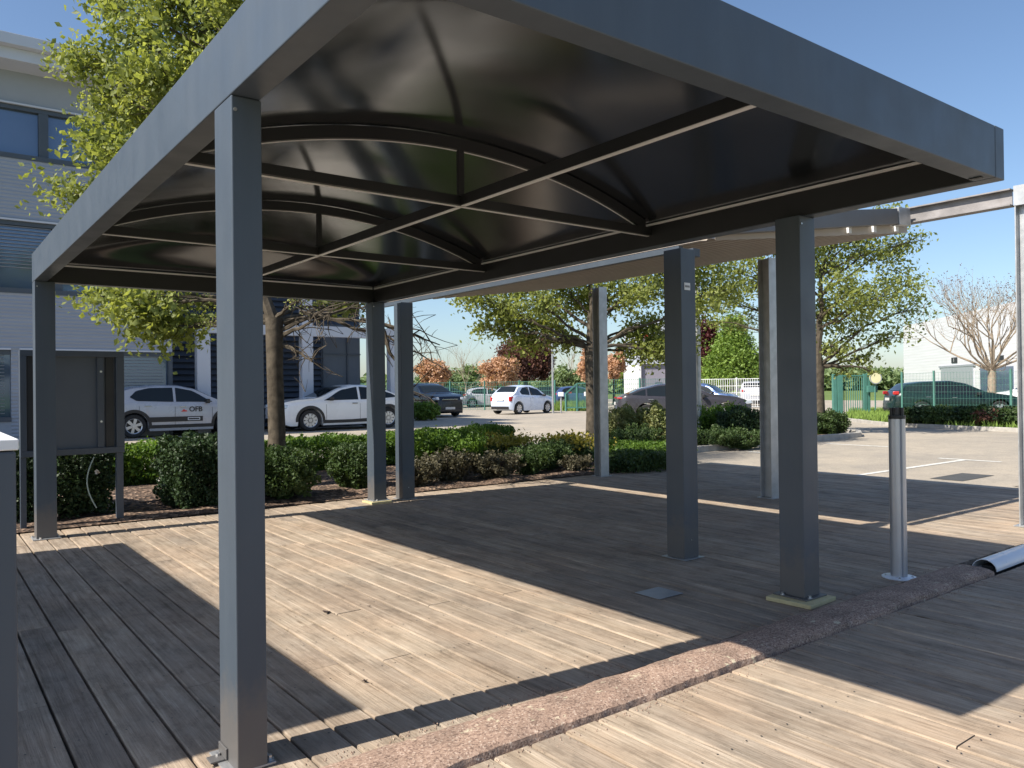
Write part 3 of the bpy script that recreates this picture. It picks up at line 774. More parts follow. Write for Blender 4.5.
def kerb(pts, name, wid=.14, hgt=.11):
    m = MB(); r = random.Random(3)
    for a, b in zip(pts[:-1], pts[1:]):
        a, b = Vector((*a, 0)), Vector((*b, 0)); d = b-a; n = max(1, round(d.length/1.0)); 
        for i in range(n):
            p = a+d*(i/n)+d.normalized()*.004; q = a+d*((i+1)/n)-d.normalized()*.004
            zz = hgt+r.uniform(-.004, .004)
            m.bar((p.x, p.y, zz/2-.03), (q.x, q.y, zz/2-.03), wid, zz+.06)
    return struct(m.build(name, M['stone'], bevel=.012))
kerb([(9.1, 6.05), (9.75, 6.45), (10.55, 7.3), (11.6, 7.56), (18.0, 7.71), (18.85, 8.2), (18.95, 9.6), (18.2, 10.35), (12.5, 10.55), (-9, 10.55)], 'bed_kerb')
kerb([(34, 17), (26, 12.6), (23.6, 9.9), (22.9, 7.6), (22.4, 5.5), (21.6, 1.0)], 'island_kerb', .15, .10)
FARI = [(19.0, 25.0), (21.5, 24.0), (21.8, 30.0), (17, 33), (15.5, 30)]
m = MB(); m.box(9.95, 13.4, 3.26, 3.36, -.0075, -.0065); m.box(13.401, 13.52, 2.75, 3.75, -.0075, -.0065)
m.box(13.6, 20, 12.6, 12.72, -.0075, -.0065); m.box(12.3, 12.42, 5.6, 6.9, -.0075, -.0065); m.box(15.3, 15.42, 5.6, 7.0, -.0075, -.0065)
struct(m.build('road_markings', M['line']))
m = MB(); m.box(10.3, 11.3, 2.02, 2.45, -.0075, -.0065); m.box(14.2, 14.6, 1.6, 2.0, -.0075, -.0065)
struct(m.build('asphalt_patch', M['patch']))

# ================================================================== PLANTS
def shrub(loc, rx, ry, h, mat, n, size, label, kind='round', name='shrub', group=None, z0=.0, flowers=0, fmat=None, rot=0., cat='shrub'):
    t = thing(name, label, cat, (loc[0], loc[1], z0), 0, group)
    th = rng.random(n)*2*np.pi; ph = np.arccos(1-2*rng.random(n)); rr = rng.random(n)**.22
    d = np.stack([np.sin(ph)*np.cos(th), np.sin(ph)*np.sin(th), np.cos(ph)], 1)
    if kind == 'box':
        d = rng.uniform(-1, 1, (n, 3)); mx = np.abs(d).max(1)[:, None]; d = d/np.maximum(mx, 1e-6); d /= (1+.28*(np.linalg.norm(d, axis=1)[:, None]-1))
    # lumpy outline
    lump = 1+.16*np.sin(d[:, 0]*5+loc[0]*3)*np.cos(d[:, 1]*6+loc[1])+.12*np.sin(d[:, 2]*8+d[:, 0]*9+loc[0])
    if kind == 'box': lump = 1+(lump-1)*.55
    r = rr*lump
    P = np.stack([d[:, 0]*r*rx, d[:, 1]*r*ry, (d[:, 2]*r*.5+.52)*h], 1)
    if kind == 'loose':     # arching stems
        k = rng.integers(0, 60, n); ang = rng.random(60)*2*np.pi; rad = rng.random(60)**.5; hh = .55+.55*rng.random(60)
        s = rng.random(n)**.6
        P = np.stack([np.cos(ang[k])*rad[k]*rx*s, np.sin(ang[k])*rad[k]*ry*s, h*hh[k]*s*(1.15-.3*rad[k])], 1)+rng.normal(size=(n, 3))*h*.07
    if kind == 'low':
        P[:, 2] = rng.random(n)**.8*h*(1-.5*(P[:, 0]/rx)**2)
    P[:, 2] = np.maximum(P[:, 2], .01)
    if rot:
        c, s = math.cos(rot), math.sin(rot); X = P[:, 0]*c-P[:, 1]*s; Y = P[:, 0]*s+P[:, 1]*c; P[:, 0] = X; P[:, 1] = Y
    ns_ = 46
    k = rng.integers(0, n, ns_); top_ = P[k].copy(); top_[:, 2] = np.maximum(top_[:, 2], h*.82); sh = []
    for q_ in range(9): sh.append(top_+np.array([0, 0, 1])*(.16*h*rng.random((ns_, 1))*q_/8+.0)+rng.normal(size=(ns_, 3))*.012)
    P = np.concatenate([P]+sh)
    P += np.array([loc[0], loc[1], z0])
    leaf_mesh('foliage', P, size, mat, t)
    m = MB()
    for k in range(9):
        a = rnd.uniform(0, 6.28); q = rnd.uniform(.3, .75)
        m.tube([(loc[0], loc[1], z0-.02), (loc[0]+math.cos(a)*rx*q*.4, loc[1]+math.sin(a)*ry*q*.4, z0+h*.4), (loc[0]+math.cos(a)*rx*q, loc[1]+math.sin(a)*ry*q, z0+h*.8)], [.014, .01, .004], 5)
    m.build('stem', M['bark_dark'], t)
    if flowers:
        idx = rng.choice(n, flowers); Q = P[idx]; Q = Q+(Q-np.array([loc[0], loc[1], z0+h*.5]))*.06
        Q = (Q[:, None, :]+rng.normal(size=(flowers, 5, 3))*.012).reshape(-1, 3)
        leaf_mesh('flower', Q, .035, fmat or M['whiteflower'], t)
    return t
# left bed, front row (dark) and back row (bright)
shrub((.28, 6.9), .58, .55, .80, M['leaf_dark'], 15300, .032, 'dark evergreen shrub with white flowers behind the notice board legs', 'box', flowers=40)
shrub((-1.1, 7.1), .7, .6, .78, M['leaf_dark'], 11900, .032, 'dark evergreen shrub left of the notice board', 'box', flowers=8)
shrub((1.78, 6.62), .46, .50, .80, M['leaf_dark'], 15300, .032, 'dark rounded evergreen shrub between the notice board and nearest post', 'box', flowers=6)
shrub((2.62, 6.42), .40, .40, .62, M['leaf_olive'], 11050, .030, 'green shrub at the foot of the tree trunk seen beside the nearest post', 'round')
shrub((3.75, 6.75), .36, .4, .60, M['leaf_olive'], 8500, .030, 'green shrub directly behind the far carport post', 'round')
shrub((5.35, 7.2), .70, .60, .66, M['leaf_green'], 18700, .032, 'large loose green shrub just right of the two far posts', 'loose')
shrub((5.05, 6.5), .45, .35, .42, M['leaf_lav'], 7140, .030, 'brownish dry low shrub in front of the large green shrub', 'loose')
shrub((4.45, 6.3), .35, .25, .36, M['leaf_lav'], 5440, .027, 'brownish dry low shrub right beside the far carport posts', 'loose')
shrub((5.75, 6.35), .5, .3, .36, M['leaf_lav'], 6460, .027, 'grey-brown low shrub at the sunlit edge of the deck', 'loose')
shrub((6.45, 6.5), .45, .35, .40, M['leaf_olive'], 7140, .027, 'low green shrub under the yellow-tipped bush', 'loose')
shrub((7.05, 6.75), .5, .4, .45, M['leaf_olive'], 7140, .027, 'low green shrub left of the steel canopy column', 'loose')
shrub((7.15, 6.25), .35, .22, .25, M['leaf_lav'], 2200, .03, 'small dry shrub at the foot of the steel canopy column', 'loose')
for i, (x, lab) in enumerate(((-2.2, 'clipped bright green hedge block at far left behind the board'), (.3, 'clipped bright green hedge block behind the notice board'), (2.2, 'clipped bright green hedge block left of the tree trunk'), (4.4, 'clipped bright green hedge block right of the tree trunk'), (6.5, 'clipped bright green hedge block behind the large loose shrub'))):
    shrub((x, 9.3), 1.2, .5, (.66, .64, .60, .56, .58)[i], M['leaf_green'], 15300, .038, lab, 'box', 'hedge', 'clipped hedge blocks along the lot', cat='hedge')
e = gz(470, 470); 
shrub((7.35, 8.85), .42, .45, .64, M['leaf_green'], 10200, .032, 'rounded green end bush closing the clipped hedge', 'box')
for (px, lab) in ((517, 'yellow-tipped bush right of the clipped hedge'), (583, 'yellow-tipped bush beside the middle tree trunk')):
    q = gz(px, 470)
    shrub((q.x+.3, q.y+.7), .50, .45, .40, M['leaf_olive'], 7650, .032, lab, 'loose')
    s_ = rng.normal(size=(900, 3))*np.array([.26, .24, .06])+np.array([q.x+.3, q.y+.7, .42])
    leaf_mesh('yellow_tips', s_, .045, M['leaf_yellow'], [o for o in bpy.data.objects if o.get('label') == lab][0])
q = dep(624, 436, 17); shrub((q.x, q.y), .42, .40, .86, M['leaf_varieg'], 9350, .032, 'round variegated cream-green bush right of the galvanised column', 'round', z0=.0)
q = dep(656, 434, 17); shrub((q.x, q.y), .42, .42, .88, M['leaf_varieg'], 10200, .036, 'round variegated bush partly hidden by the labelled post', 'round', z0=.0)
q = gz(640, 462); shrub((q.x, q.y), .9, .8, .36, M['leaf_green'], 11050, .032, 'low spreading bright juniper in the planting bed', 'low')
q = gz(655, 466); shrub((q.x-.6, q.y-.2), .8, .5, .30, M['leaf_olive'], 7140, .032, 'low dark juniper at the back edge of the deck', 'low')
q = gz(630, 450); shrub((q.x, q.y), 1.1, .7, .45, M['leaf_olive'], 8840, .036, 'low dark green spreading shrub below the two variegated bushes', 'loose')
q = dep(722, 436, 18.5); shrub((q.x, q.y), 1.0, .8, .82, M['leaf_green'], 13600, .038, 'loose green shrub in front of the slate grey car bonnet', 'loose')
q = dep(742, 440, 17.5); shrub((q.x, q.y), .6, .5, .80, M['leaf_dark'], 9350, .036, 'dark shrub left of the paired galvanised column', 'round')
q = dep(715, 447, 16.3); shrub((q.x, q.y), 1.0, .55, .42, M['leaf_olive'], 9350, .032, 'low grey-green shrub beside the raised kerb', 'loose')
q = dep(745, 448, 16.2); shrub((q.x, q.y), .8, .4, .36, M['leaf_olive'], 7650, .032, 'low grey-green shrub nearest the paired galvanised column', 'loose')
q = gz(849, 436); shrub((q.x, q.y+.5), .42, .42, .62, M['leaf_olive'], 7140, .036, 'small round green bush right of the right-hand tree trunk', 'round')
q = gz(800, 436); shrub((q.x, q.y+.7), .6, .5, .55, M['leaf_olive'], 5950, .036, 'dark low bush left of the right-hand tree trunk', 'round')
# hedge on the island
for i in range(9):
    px = 906+i*14.5; q = gz(px, 427.5+i*.5)
    labs = ['leftmost bush of the low hedge row in front of the dark estate car', 'second bush of the low hedge row, right of the cut pole top', 'third bush of the low island hedge row, below the green fence post', 'fourth bush of the low island hedge row', 'fifth and middle bush of the low island hedge row', 'sixth bush of the low island hedge row, darkest green', 'seventh bush of the low island hedge row, with brown tips', 'eighth bush of the low island hedge row below the white headlight', 'rightmost bush of the low island hedge row by the tall steel post']
    shrub((q.x+.9, q.y+.3), .62, .55, .50+.06*((i*7) % 3)/2, [M['leaf_olive'], M['leaf_dark'], M['leaf_olive']][i % 3] if i != 6 else M['leaf_copper'], 2600, .06, labs[i], 'round', 'hedge_bush', 'low hedge row on the grass island', z0=.06)
# grass blades on the island and by the beds
def grass(name, poly_pts, n, hgt, z0=.05, mat=None):
    xs = [p[0] for p in poly_pts]; ys = [p[1] for p in poly_pts]; pts = []
    def inside(x, y):
        c = False; j = len(poly_pts)-1
        for i in range(len(poly_pts)):
            xi, yi = poly_pts[i]; xj, yj = poly_pts[j]
            if (yi > y) != (yj > y) and x < (xj-xi)*(y-yi)/(yj-yi)+xi: c = not c
            j = i
        return c
    while len(pts) < n:
        x = rnd.uniform(min(xs), max(xs)); y = rnd.uniform(min(ys), max(ys))
        if inside(x, y): pts.append((x, y))
    P = np.array(pts); a = rng.random(n)*2*np.pi; h_ = hgt*(.5+rng.random(n)); w_ = .012+.02*rng.random(n)
    dx, dy = np.cos(a)*w_, np.sin(a)*w_; lean = rng.normal(size=(n, 2))*hgt*.35
    V = np.empty((n, 3, 3)); V[:, 0] = np.stack([P[:, 0]-dx, P[:, 1]-dy, np.full(n, z0)], 1); V[:, 1] = np.stack([P[:, 0]+dx, P[:, 1]+dy, np.full(n, z0)], 1)
    V[:, 2] = np.stack([P[:, 0]+lean[:, 0], P[:, 1]+lean[:, 1], z0+h_], 1)
    me = bpy.data.meshes.new(name); me.vertices.add(n*3); me.vertices.foreach_set('co', V.ravel())
    me.loops.add(n*3); me.loops.foreach_set('vertex_index', np.arange(n*3, dtype=np.int32)); me.polygons.add(n)
    me.polygons.foreach_set('loop_start', (np.arange(n)*3).astype(np.int32)); me.update(calc_edges=True)
    me.materials.append(mat or M['blade']); o = bpy.data.objects.new(name, me); COL.objects.link(o); return struct(o, 'stuff')
grass('grass', ISL, 60000, .17, .06)
grass('bed_weeds', [(11, 8.3), (18.3, 8.6), (18.3, 10.1), (11, 10.2)], 16000, .13, .02)

def limb(m, a, b, r0, r1, sag=.12, n=7, seg=6):
    a, b = Vector(a), Vector(b); L_ = (b-a).length; pts = []
    off = Vector((rnd.uniform(-1, 1), rnd.uniform(-1, 1), rnd.uniform(-.2, 1)))*L_*sag
    for i in range(n+1):
        t = i/n; p = a.lerp(b, t)+off*math.sin(math.pi*t)
        if 0 < i < n: p += Vector((rnd.uniform(-1, 1), rnd.uniform(-1, 1), rnd.uniform(-1, 1)))*L_*.018
        pts.append(p)
    m.tube(pts, [r0+(r1-r0)*(i/n)**.8 for i in range(n+1)], seg, caps=False)
    return pts
def crown_tree(base, fork_z, r, clumps, leaf, size, per, label, name='deciduous_tree', bark=None, lean=(0, 0), twigs=(), group='maple-like trees in the planting bed', lr=1., spread=.17):
    t = thing(name, label, 'tree', (base[0], base[1], 0), 0, group)
    bark = bark or M['bark']
    m = MB(); B = Vector((base[0], base[1], -.05)); Fk = Vector((base[0]+lean[0], base[1]+lean[1], fork_z))
    pts = [B, B+Vector((0, 0, .12)), B.lerp(Fk, .35)+Vector((.02, 0, 0)), B.lerp(Fk, .7), Fk]
    m.tube(pts, [r*1.5, r*1.15, r, r*.93, r*1.05], 16)
    tr = m.build('trunk', bark, t, smooth=True)
    cen = sum((Vector(c[:3]) for c in clumps), Vector())/len(clumps)
    top = Vector((cen.x*.35+Fk.x*.65, cen.y*.35+Fk.y*.65, fork_z+(max(c[2] for c in clumps)-fork_z)*.72))
    m = MB(); lead = limb(m, Fk-Vector((0, 0, .05)), top, r*.8, r*.25, .04, 9, 8)
    tips = []
    for c in clumps:
        C = Vector(c[:3]); cr = c[3]
        hz = (C.z-fork_z)
        k = min(range(len(lead)), key=lambda i: abs(lead[i].z-(C.z-.55*(Vector((C.x, C.y))-Vector((lead[i].x, lead[i].y))).length)))
        st = lead[min(k, len(lead)-2)]
        rr_ = max(.018, r*.34*(1-.5*k/len(lead)))
        pp = limb(m, st, C, rr_, .012, .10, 8, 6)
        for q in range(int(10*cr/.5)+5):
            s = pp[rnd.randint(4, len(pp)-1)]
            d = Vector((rnd.gauss(0, 1), rnd.gauss(0, 1), rnd.gauss(.15, .8))).normalized()*cr*rnd.uniform(.45, 1.05)
            e = C+d; e = s.lerp(e, .95)
            tp = limb(m, s, e, .010, .003, .10, 4, 4); tips += [tp[2], tp[3], tp[4], tp[4]]
            tips_own = [tp[-1]]
            c_tips.setdefault(id(c), []).extend([tuple(tp[2]), tuple(tp[3]), tuple(tp[4]), tuple(tp[4])])
    for (a, b) in twigs:
        pp = limb(m, a, b, .035, .007, .06, 8, 5)
        for q in range(10):
            s = pp[rnd.randint(2, 8)]; d = Vector((rnd.gauss(.2, 1), rnd.gauss(0, 1), rnd.gauss(-.15, .8))).normalized()*rnd.uniform(.25, .6)
            t2 = limb(m, s, s+d, .009, .003, .15, 4, 4)
            for z in range(3):
                d2 = Vector((rnd.gauss(0, 1), rnd.gauss(0, 1), rnd.gauss(0, 1))).normalized()*rnd.uniform(.08, .22); limb(m, t2[rnd.randint(1, 4)], t2[2]+d2, .005, .002, .1, 3, 3)
    m.build('branch', bark, t, smooth=True)
    P = []
    for c in clumps:
        T = np.array(c_tips[id(c)]); nn = int(per*(c[3]/.5)**2*(c[4] if len(c) > 4 else 1))
        k = rng.integers(0, len(T), nn)
        P.append(T[k]+rng.normal(size=(nn, 3))*np.array([spread, spread, spread*.7])*c[3]/.5)
    leaf_mesh('crown', np.concatenate(P), size, leaf, t)
    return t
c_tips = {}
def cl(px, py, Z, rp, dens=1.):    # clump centre seen at px,py at distance Z, radius in pixels
    p = dep(px, py, Z); return (p.x, p.y, p.z, rp*Z/F_PX, dens)
b1 = dep(276, 485, 10.3)
T1 = [(84, 62, 0, 20, .9), (112, 8, .6, 18, .8), (130, 34, 0, 20, .8), (150, 78, -.5, 30), (102, 96, 0, 22), (165, 126, .4, 26), (185, 50, 1, 30), (215, 30, .5, 28), (128, 112, .8, 20), (190, 95, 0, 26), (92, 138, 0, 14, .7), (110, 158, -.3, 15), (145, 158, 0, 22), (165, 5, .3, 26), (215, 75, -.3, 28),
      (230, -10, -.8, 36), (150, -45, .5, 30), (190, -20, .2, 30), (68, 192, 0, 9, .6), (210, 95, 1.2, 48), (250, 60, 1.6, 55), (300, 20, 1.4, 55), (102, 297, .3, 12, .9), (128, 305, 0, 13, .9), (150, 322, .2, 10, .8), (172, 330, .4, 12, .8), (198, 305, .5, 17, .8), (206, 326, 0, 12, .8),
      (165, 300, 1.2, 11, .5), (280, -60, 0, 60), (340, -30, 1, 60), (380, 50, 1.5, 50), (300, 110, 2, 55), (250, 160, 2, 46), (240, 200, 1.8, 40, .7), (360, 130, 1.6, 48), (280, 240, 1.4, 30, .4), (320, 306, .8, 16, .25), (300, 300, -.3, 15, .3), (345, 303, 1.0, 13, .22)]
tw1 = [(dep(280, 330, 10.3), dep(352, 300, 10)), (dep(282, 335, 10.3), dep(330, 315, 9.8)), (dep(284, 322, 10.3), dep(420, 330, 9.6)), (dep(300, 312, 10.3), dep(432, 362, 9.9)), (dep(284, 325, 10.4), dep(400, 300, 11)), (dep(360, 320, 10.0), dep(440, 345, 10.2)), (dep(282, 345, 10.3), dep(312, 362, 10.1)), (dep(380, 325, 9.9), dep(415, 400, 9.9))]
crown_tree((b1.x, b1.y), dep(276, 318, 10.3).z, .112, [cl(x[0], x[1], 10.3+x[2], *x[3:]) for x in T1], M['leaf_spring'], .023, 1650,
           'tall spring-green tree at left rising above the carport roof', twigs=tw1)
b2 = dep(592, 452, 16.2)
T2 = [(478, 298, 0, 24), (505, 285, .8, 26), (535, 300, -.6, 26), (500, 318, .3, 18), (482, 330, .3, 13, .8), (540, 325, .5, 18), (565, 290, 1, 30), (560, 340, .2, 12, .7), (600, 270, 0, 32), (590, 305, 1, 22), (640, 290, -.5, 32), (650, 330, .5, 20), (662, 352, 0, 14), (645, 350, .4, 14), (680, 275, .5, 32), (700, 310, 0, 24), (725, 285, .6, 24), (690, 340, .6, 14, .7), (530, 255, 0, 34), (580, 230, 0, 36), (640, 235, 0, 38), (700, 250, .5, 30), (520, 345, .3, 9, .7)]
crown_tree((b2.x, b2.y), dep(592, 346, 16.2).z, .125, [cl(x[0], x[1], 16.2+x[2], *x[3:]) for x in T2], M['leaf_mid'], .055, 1000,
           'middle spreading green tree with mossy trunk behind the galvanised column', twigs=[(dep(595, 345, 16.2), dep(545, 335, 15.8))], spread=.15)
b3 = dep(819, 436, 20.5)
T3 = [(735, 272, 0, 26), (712, 300, .5, 20), (720, 322, 0, 12, .7), (760, 290, 1, 20), (752, 318, .5, 12, .7), (790, 280, 0, 30), (830, 265, 1, 30), (865, 255, 0, 26), (900, 250, .5, 22), (922, 240, 0, 13), (905, 285, 0, 24), (915, 310, .8, 18), (880, 300, -.5, 26), (850, 295, -1, 28), (825, 315, .5, 28), (860, 330, .5, 26), (895, 335, 0, 18), (840, 350, 0, 22), (870, 358, .5, 14), (845, 370, 0, 10), (874, 372, 0, 8), (800, 335, 1, 22), (795, 365, .5, 14, .6), (850, 230, 0, 30), (800, 235, 0, 30), (760, 240, 0, 28), (885, 225, 0, 24)]
crown_tree((b3.x, b3.y), dep(819, 366, 20.5).z, .15, [cl(x[0], x[1], 20.5+x[2], *x[3:]) for x in T3], M['leaf_mid'], .066, 1000,
           'right-hand green tree standing in the bed before the green gate', spread=.15)

def simple_tree(px, py_base, Z, shapes, leaf, size, n, label, name='tree', trunk_r=.12, bark=None, group=None, cat='tree'):
    base = dep(px, py_base, Z); t = thing(name, label, cat, (base.x, base.y, 0), 0, group)
    m = MB(); P = []
    c0 = dep(shapes[0][0], shapes[0][1], Z)
    m.tube([(base.x, base.y, -.06), (base.x, base.y, .2), (c0.x, c0.y, c0.z)], [trunk_r*1.3, trunk_r, trunk_r*.5], 8); m.build('trunk', bark or M['bark_dark'], t, smooth=True)
    tot = sum(s[2]*s[3] for s in shapes)
    m = MB()
    for (x, y, rx, ry, *k) in shapes:
        c = dep(x, y, Z); rx_, rz_ = rx*Z/F_PX, ry*Z/F_PX; nn = int(n*rx*ry/tot)
        nc = max(14, int(rx*ry/9)); d = rng.normal(size=(nc, 3)); d /= np.linalg.norm(d, axis=1)[:, None]; d *= (.45+.5*rng.random(nc)**.5)[:, None]
        if k and k[0] == 'cone':
            zz = rng.random(nc)**1.2*2-1; a = rng.random(nc)*6.28; rad = (1-(zz+1)/2)*.95; d = np.stack([np.cos(a)*rad, np.sin(a)*rad, zz], 1)
        cen = np.array(c)+d*np.array([rx_, rx_*.9, rz_])
        for q in range(min(nc, 14)): m.tube([(c0.x, c0.y, c.z-rz_*.8), tuple((np.array((c0.x, c0.y, c.z))+cen[q])/2), tuple(cen[q])], [trunk_r*.35, trunk_r*.2, .015], 4, False)
        i = rng.integers(0, nc, nn); P.append(cen[i]+rng.normal(size=(nn, 3))*np.array([rx_, rx_, rz_])*.17)
    m.build('branch', bark or M['bark_dark'], t)
    leaf_mesh('crown', np.concatenate(P), size, leaf, t); return t
simple_tree(433, 405, 55, [(433, 374, 17, 13)], M['leaf_orange'], .13, 9000, 'round orange-pink tree behind the dark navy SUV', group='orange-pink ornamental trees', name='ornamental_tree')
simple_tree(500, 405, 52, [(497, 374, 20, 13), (505, 366, 13, 8)], M['leaf_orange'], .13, 9500, 'wider orange-pink tree above the small pale car', group='orange-pink ornamental trees', name='ornamental_tree')
simple_tree(588, 405, 58, [(590, 364, 13, 15)], M['leaf_orange'], .13, 6500, 'orange-pink tree left of the middle tree trunk', group='orange-pink ornamental trees', name='ornamental_tree')
simple_tree(614, 405, 60, [(614, 366, 10, 13), (620, 358, 10, 9)], M['leaf_orange'], .13, 6500, 'orange-pink tree just right of the galvanised column', group='orange-pink ornamental trees', name='ornamental_tree')
simple_tree(526, 402, 60, [(526, 358, 26, 20), (535, 345, 16, 12), (540, 366, 14, 14)], M['leaf_copper'], .15, 17000, 'copper-brown tree towering over the small pale car', name='copper_tree', trunk_r=.2)
simple_tree(708, 400, 62, [(706, 350, 14, 26), (712, 336, 8, 12)], M['leaf_red'], .15, 9000, 'dark red-leaved tree left of the lime conifer', name='red_tree', trunk_r=.18)
simple_tree(733, 402, 60, [(733, 352, 30, 31, 'cone'), (716, 366, 16, 12), (750, 364, 14, 15)], M['leaf_lime'], .14, 26000, 'bright lime-green cone-shaped tree behind the white fence', name='conical_tree', trunk_r=.2)
simple_tree(573, 402, 75, [(566, 380, 16, 13), (552, 388, 16, 10), (584, 385, 14, 12)], M['leaf_far'], .2, 9000, 'pale green round tree beyond the green gate fence', name='tree', trunk_r=.2)
simple_tree(445, 400, 90, [(450, 383, 26, 14), (475, 380, 18, 14), (425, 386, 14, 10)], M['leaf_far'], .22, 11000, 'pale green bushy tree between the two orange-pink trees', name='tree', trunk_r=.2)
simple_tree(625, 402, 75, [(628, 375, 10, 14)], M['leaf_lime'], .35, 1800, 'small bright green tree left of the white logo building', name='tree', trunk_r=.15)
shrub(tuple(gz(424, 420))[:2], .7, .7, .75, M['leaf_lime'], 4500, .07, 'pale feathery green shrub in front of the dark navy SUV', 'round')
shrub(tuple(gz(268, 428))[:2], .35, .35, 1.35, M['leaf_yellow'], 1500, .08, 'yellow shrub showing behind the left tree trunk', 'loose')
# far woods
def far_wood(name, x0, x1, Z, ytop, n, size, mat):
    P = []
    xs = rng.uniform(x0, x1, n); base = np.array([dep(x, 386, Z) for x in xs])
    top = ytop+3*np.sin(xs*.05)+2.2*np.sin(xs*.17+1)+1.5*np.sin(xs*.41)
    hz = (392-top)*Z/F_PX
    base[:, 2] = rng.random(n)**.7*hz
    base[:, :2] += rng.normal(size=(n, 2))*4
    o = leaf_mesh(name, base, size, mat); return struct(o, 'stuff')
far_wood('far_wood', 385, 660, 170, 381, 30000, .75, M['leaf_far'])
far_wood('far_wood', 690, 960, 190, 375, 32000, .75, M['leaf_far'])
far_wood('far_wood', -260, 400, 200, 376, 9000, 1.3, M['leaf_far'])
far_wood('far_wood', 950, 1500, 200, 376, 9000, 1.3, M['leaf_far'])

def bare_tree(px, pyb, Z, spread, h_px, label, n0=9, seed=2, bark=None, fork=378, buds=True, r0=.22, depth=4):
    q = random.Random(seed); b = dep(px, pyb, Z); t = thing('bare_tree', label, 'tree', (b.x, b.y, 0), 0, 'leafless trees')
    fk = dep(px, fork, Z); m = MB(); m.tube([(b.x, b.y, -.06), (b.x, b.y, .3), (fk.x, fk.y, fk.z)], [r0*1.25, r0, r0*.9], 12); m.build('trunk', bark or M['bark_pale'], t, smooth=True)
    m = MB(); tips = []
    def grow(p, d, L_, r, lev):
        pts = [p]; dd = d.copy()
        for i in range(4):
            dd = (dd+Vector((q.gauss(0, .10), q.gauss(0, .10), q.gauss(.07, .07)))).normalized(); pts.append(pts[-1]+dd*L_/4)
        m.tube(pts, [r, r*.88, r*.76, r*.66, r*.55], 6 if lev < 2 else 4, caps=False)
        if lev >= depth: tips.append(tuple(pts[-1])); return
        for k in range(3 if lev < 3 else 2):
            i = q.choice([2, 3, 4, 4]); nd = (dd+Vector((q.gauss(0, .45), q.gauss(0, .45), q.gauss(.1, .35)))).normalized()
            grow(pts[i], nd, L_*q.uniform(.6, .82), r*.52, lev+1)
    Ht = h_px*Z/F_PX
    for k in range(n0):
        a = k/n0*6.283+q.uniform(-.3, .3); el = q.uniform(.45, 1.5) if k % 3 else q.uniform(.25, .5)
        d = Vector((math.cos(a)*math.cos(el), math.sin(a)*math.cos(el), math.sin(el)))
        grow(Vector(fk)-Vector((0, 0, q.uniform(0, .25))), d, Ht*.42, r0*.33, 0)
    m.build('branch', bark or M['bark_pale'], t)
    if buds: T = np.array(tips); T = np.repeat(T, 2, 0)+rng.normal(size=(len(T)*2, 3))*.06; leaf_mesh('bud', T, .055, M['leaf_copper'], t)
bare_tree(992, 404, 42, 60, 100, 'pale leafless spreading tree in front of the white warehouse', 13, 4, fork=368, r0=.22)
bare_tree(466, 404, 85, 60, 52, 'thin leafless tree far off between the orange-pink trees', 7, 8, fork=388, buds=False, r0=.14, depth=3)
bare_tree(575, 400, 80, 60, 60, 'thin leafless tree far off left of the middle trunk', 7, 9, fork=385, buds=False, r0=.14, depth=3)

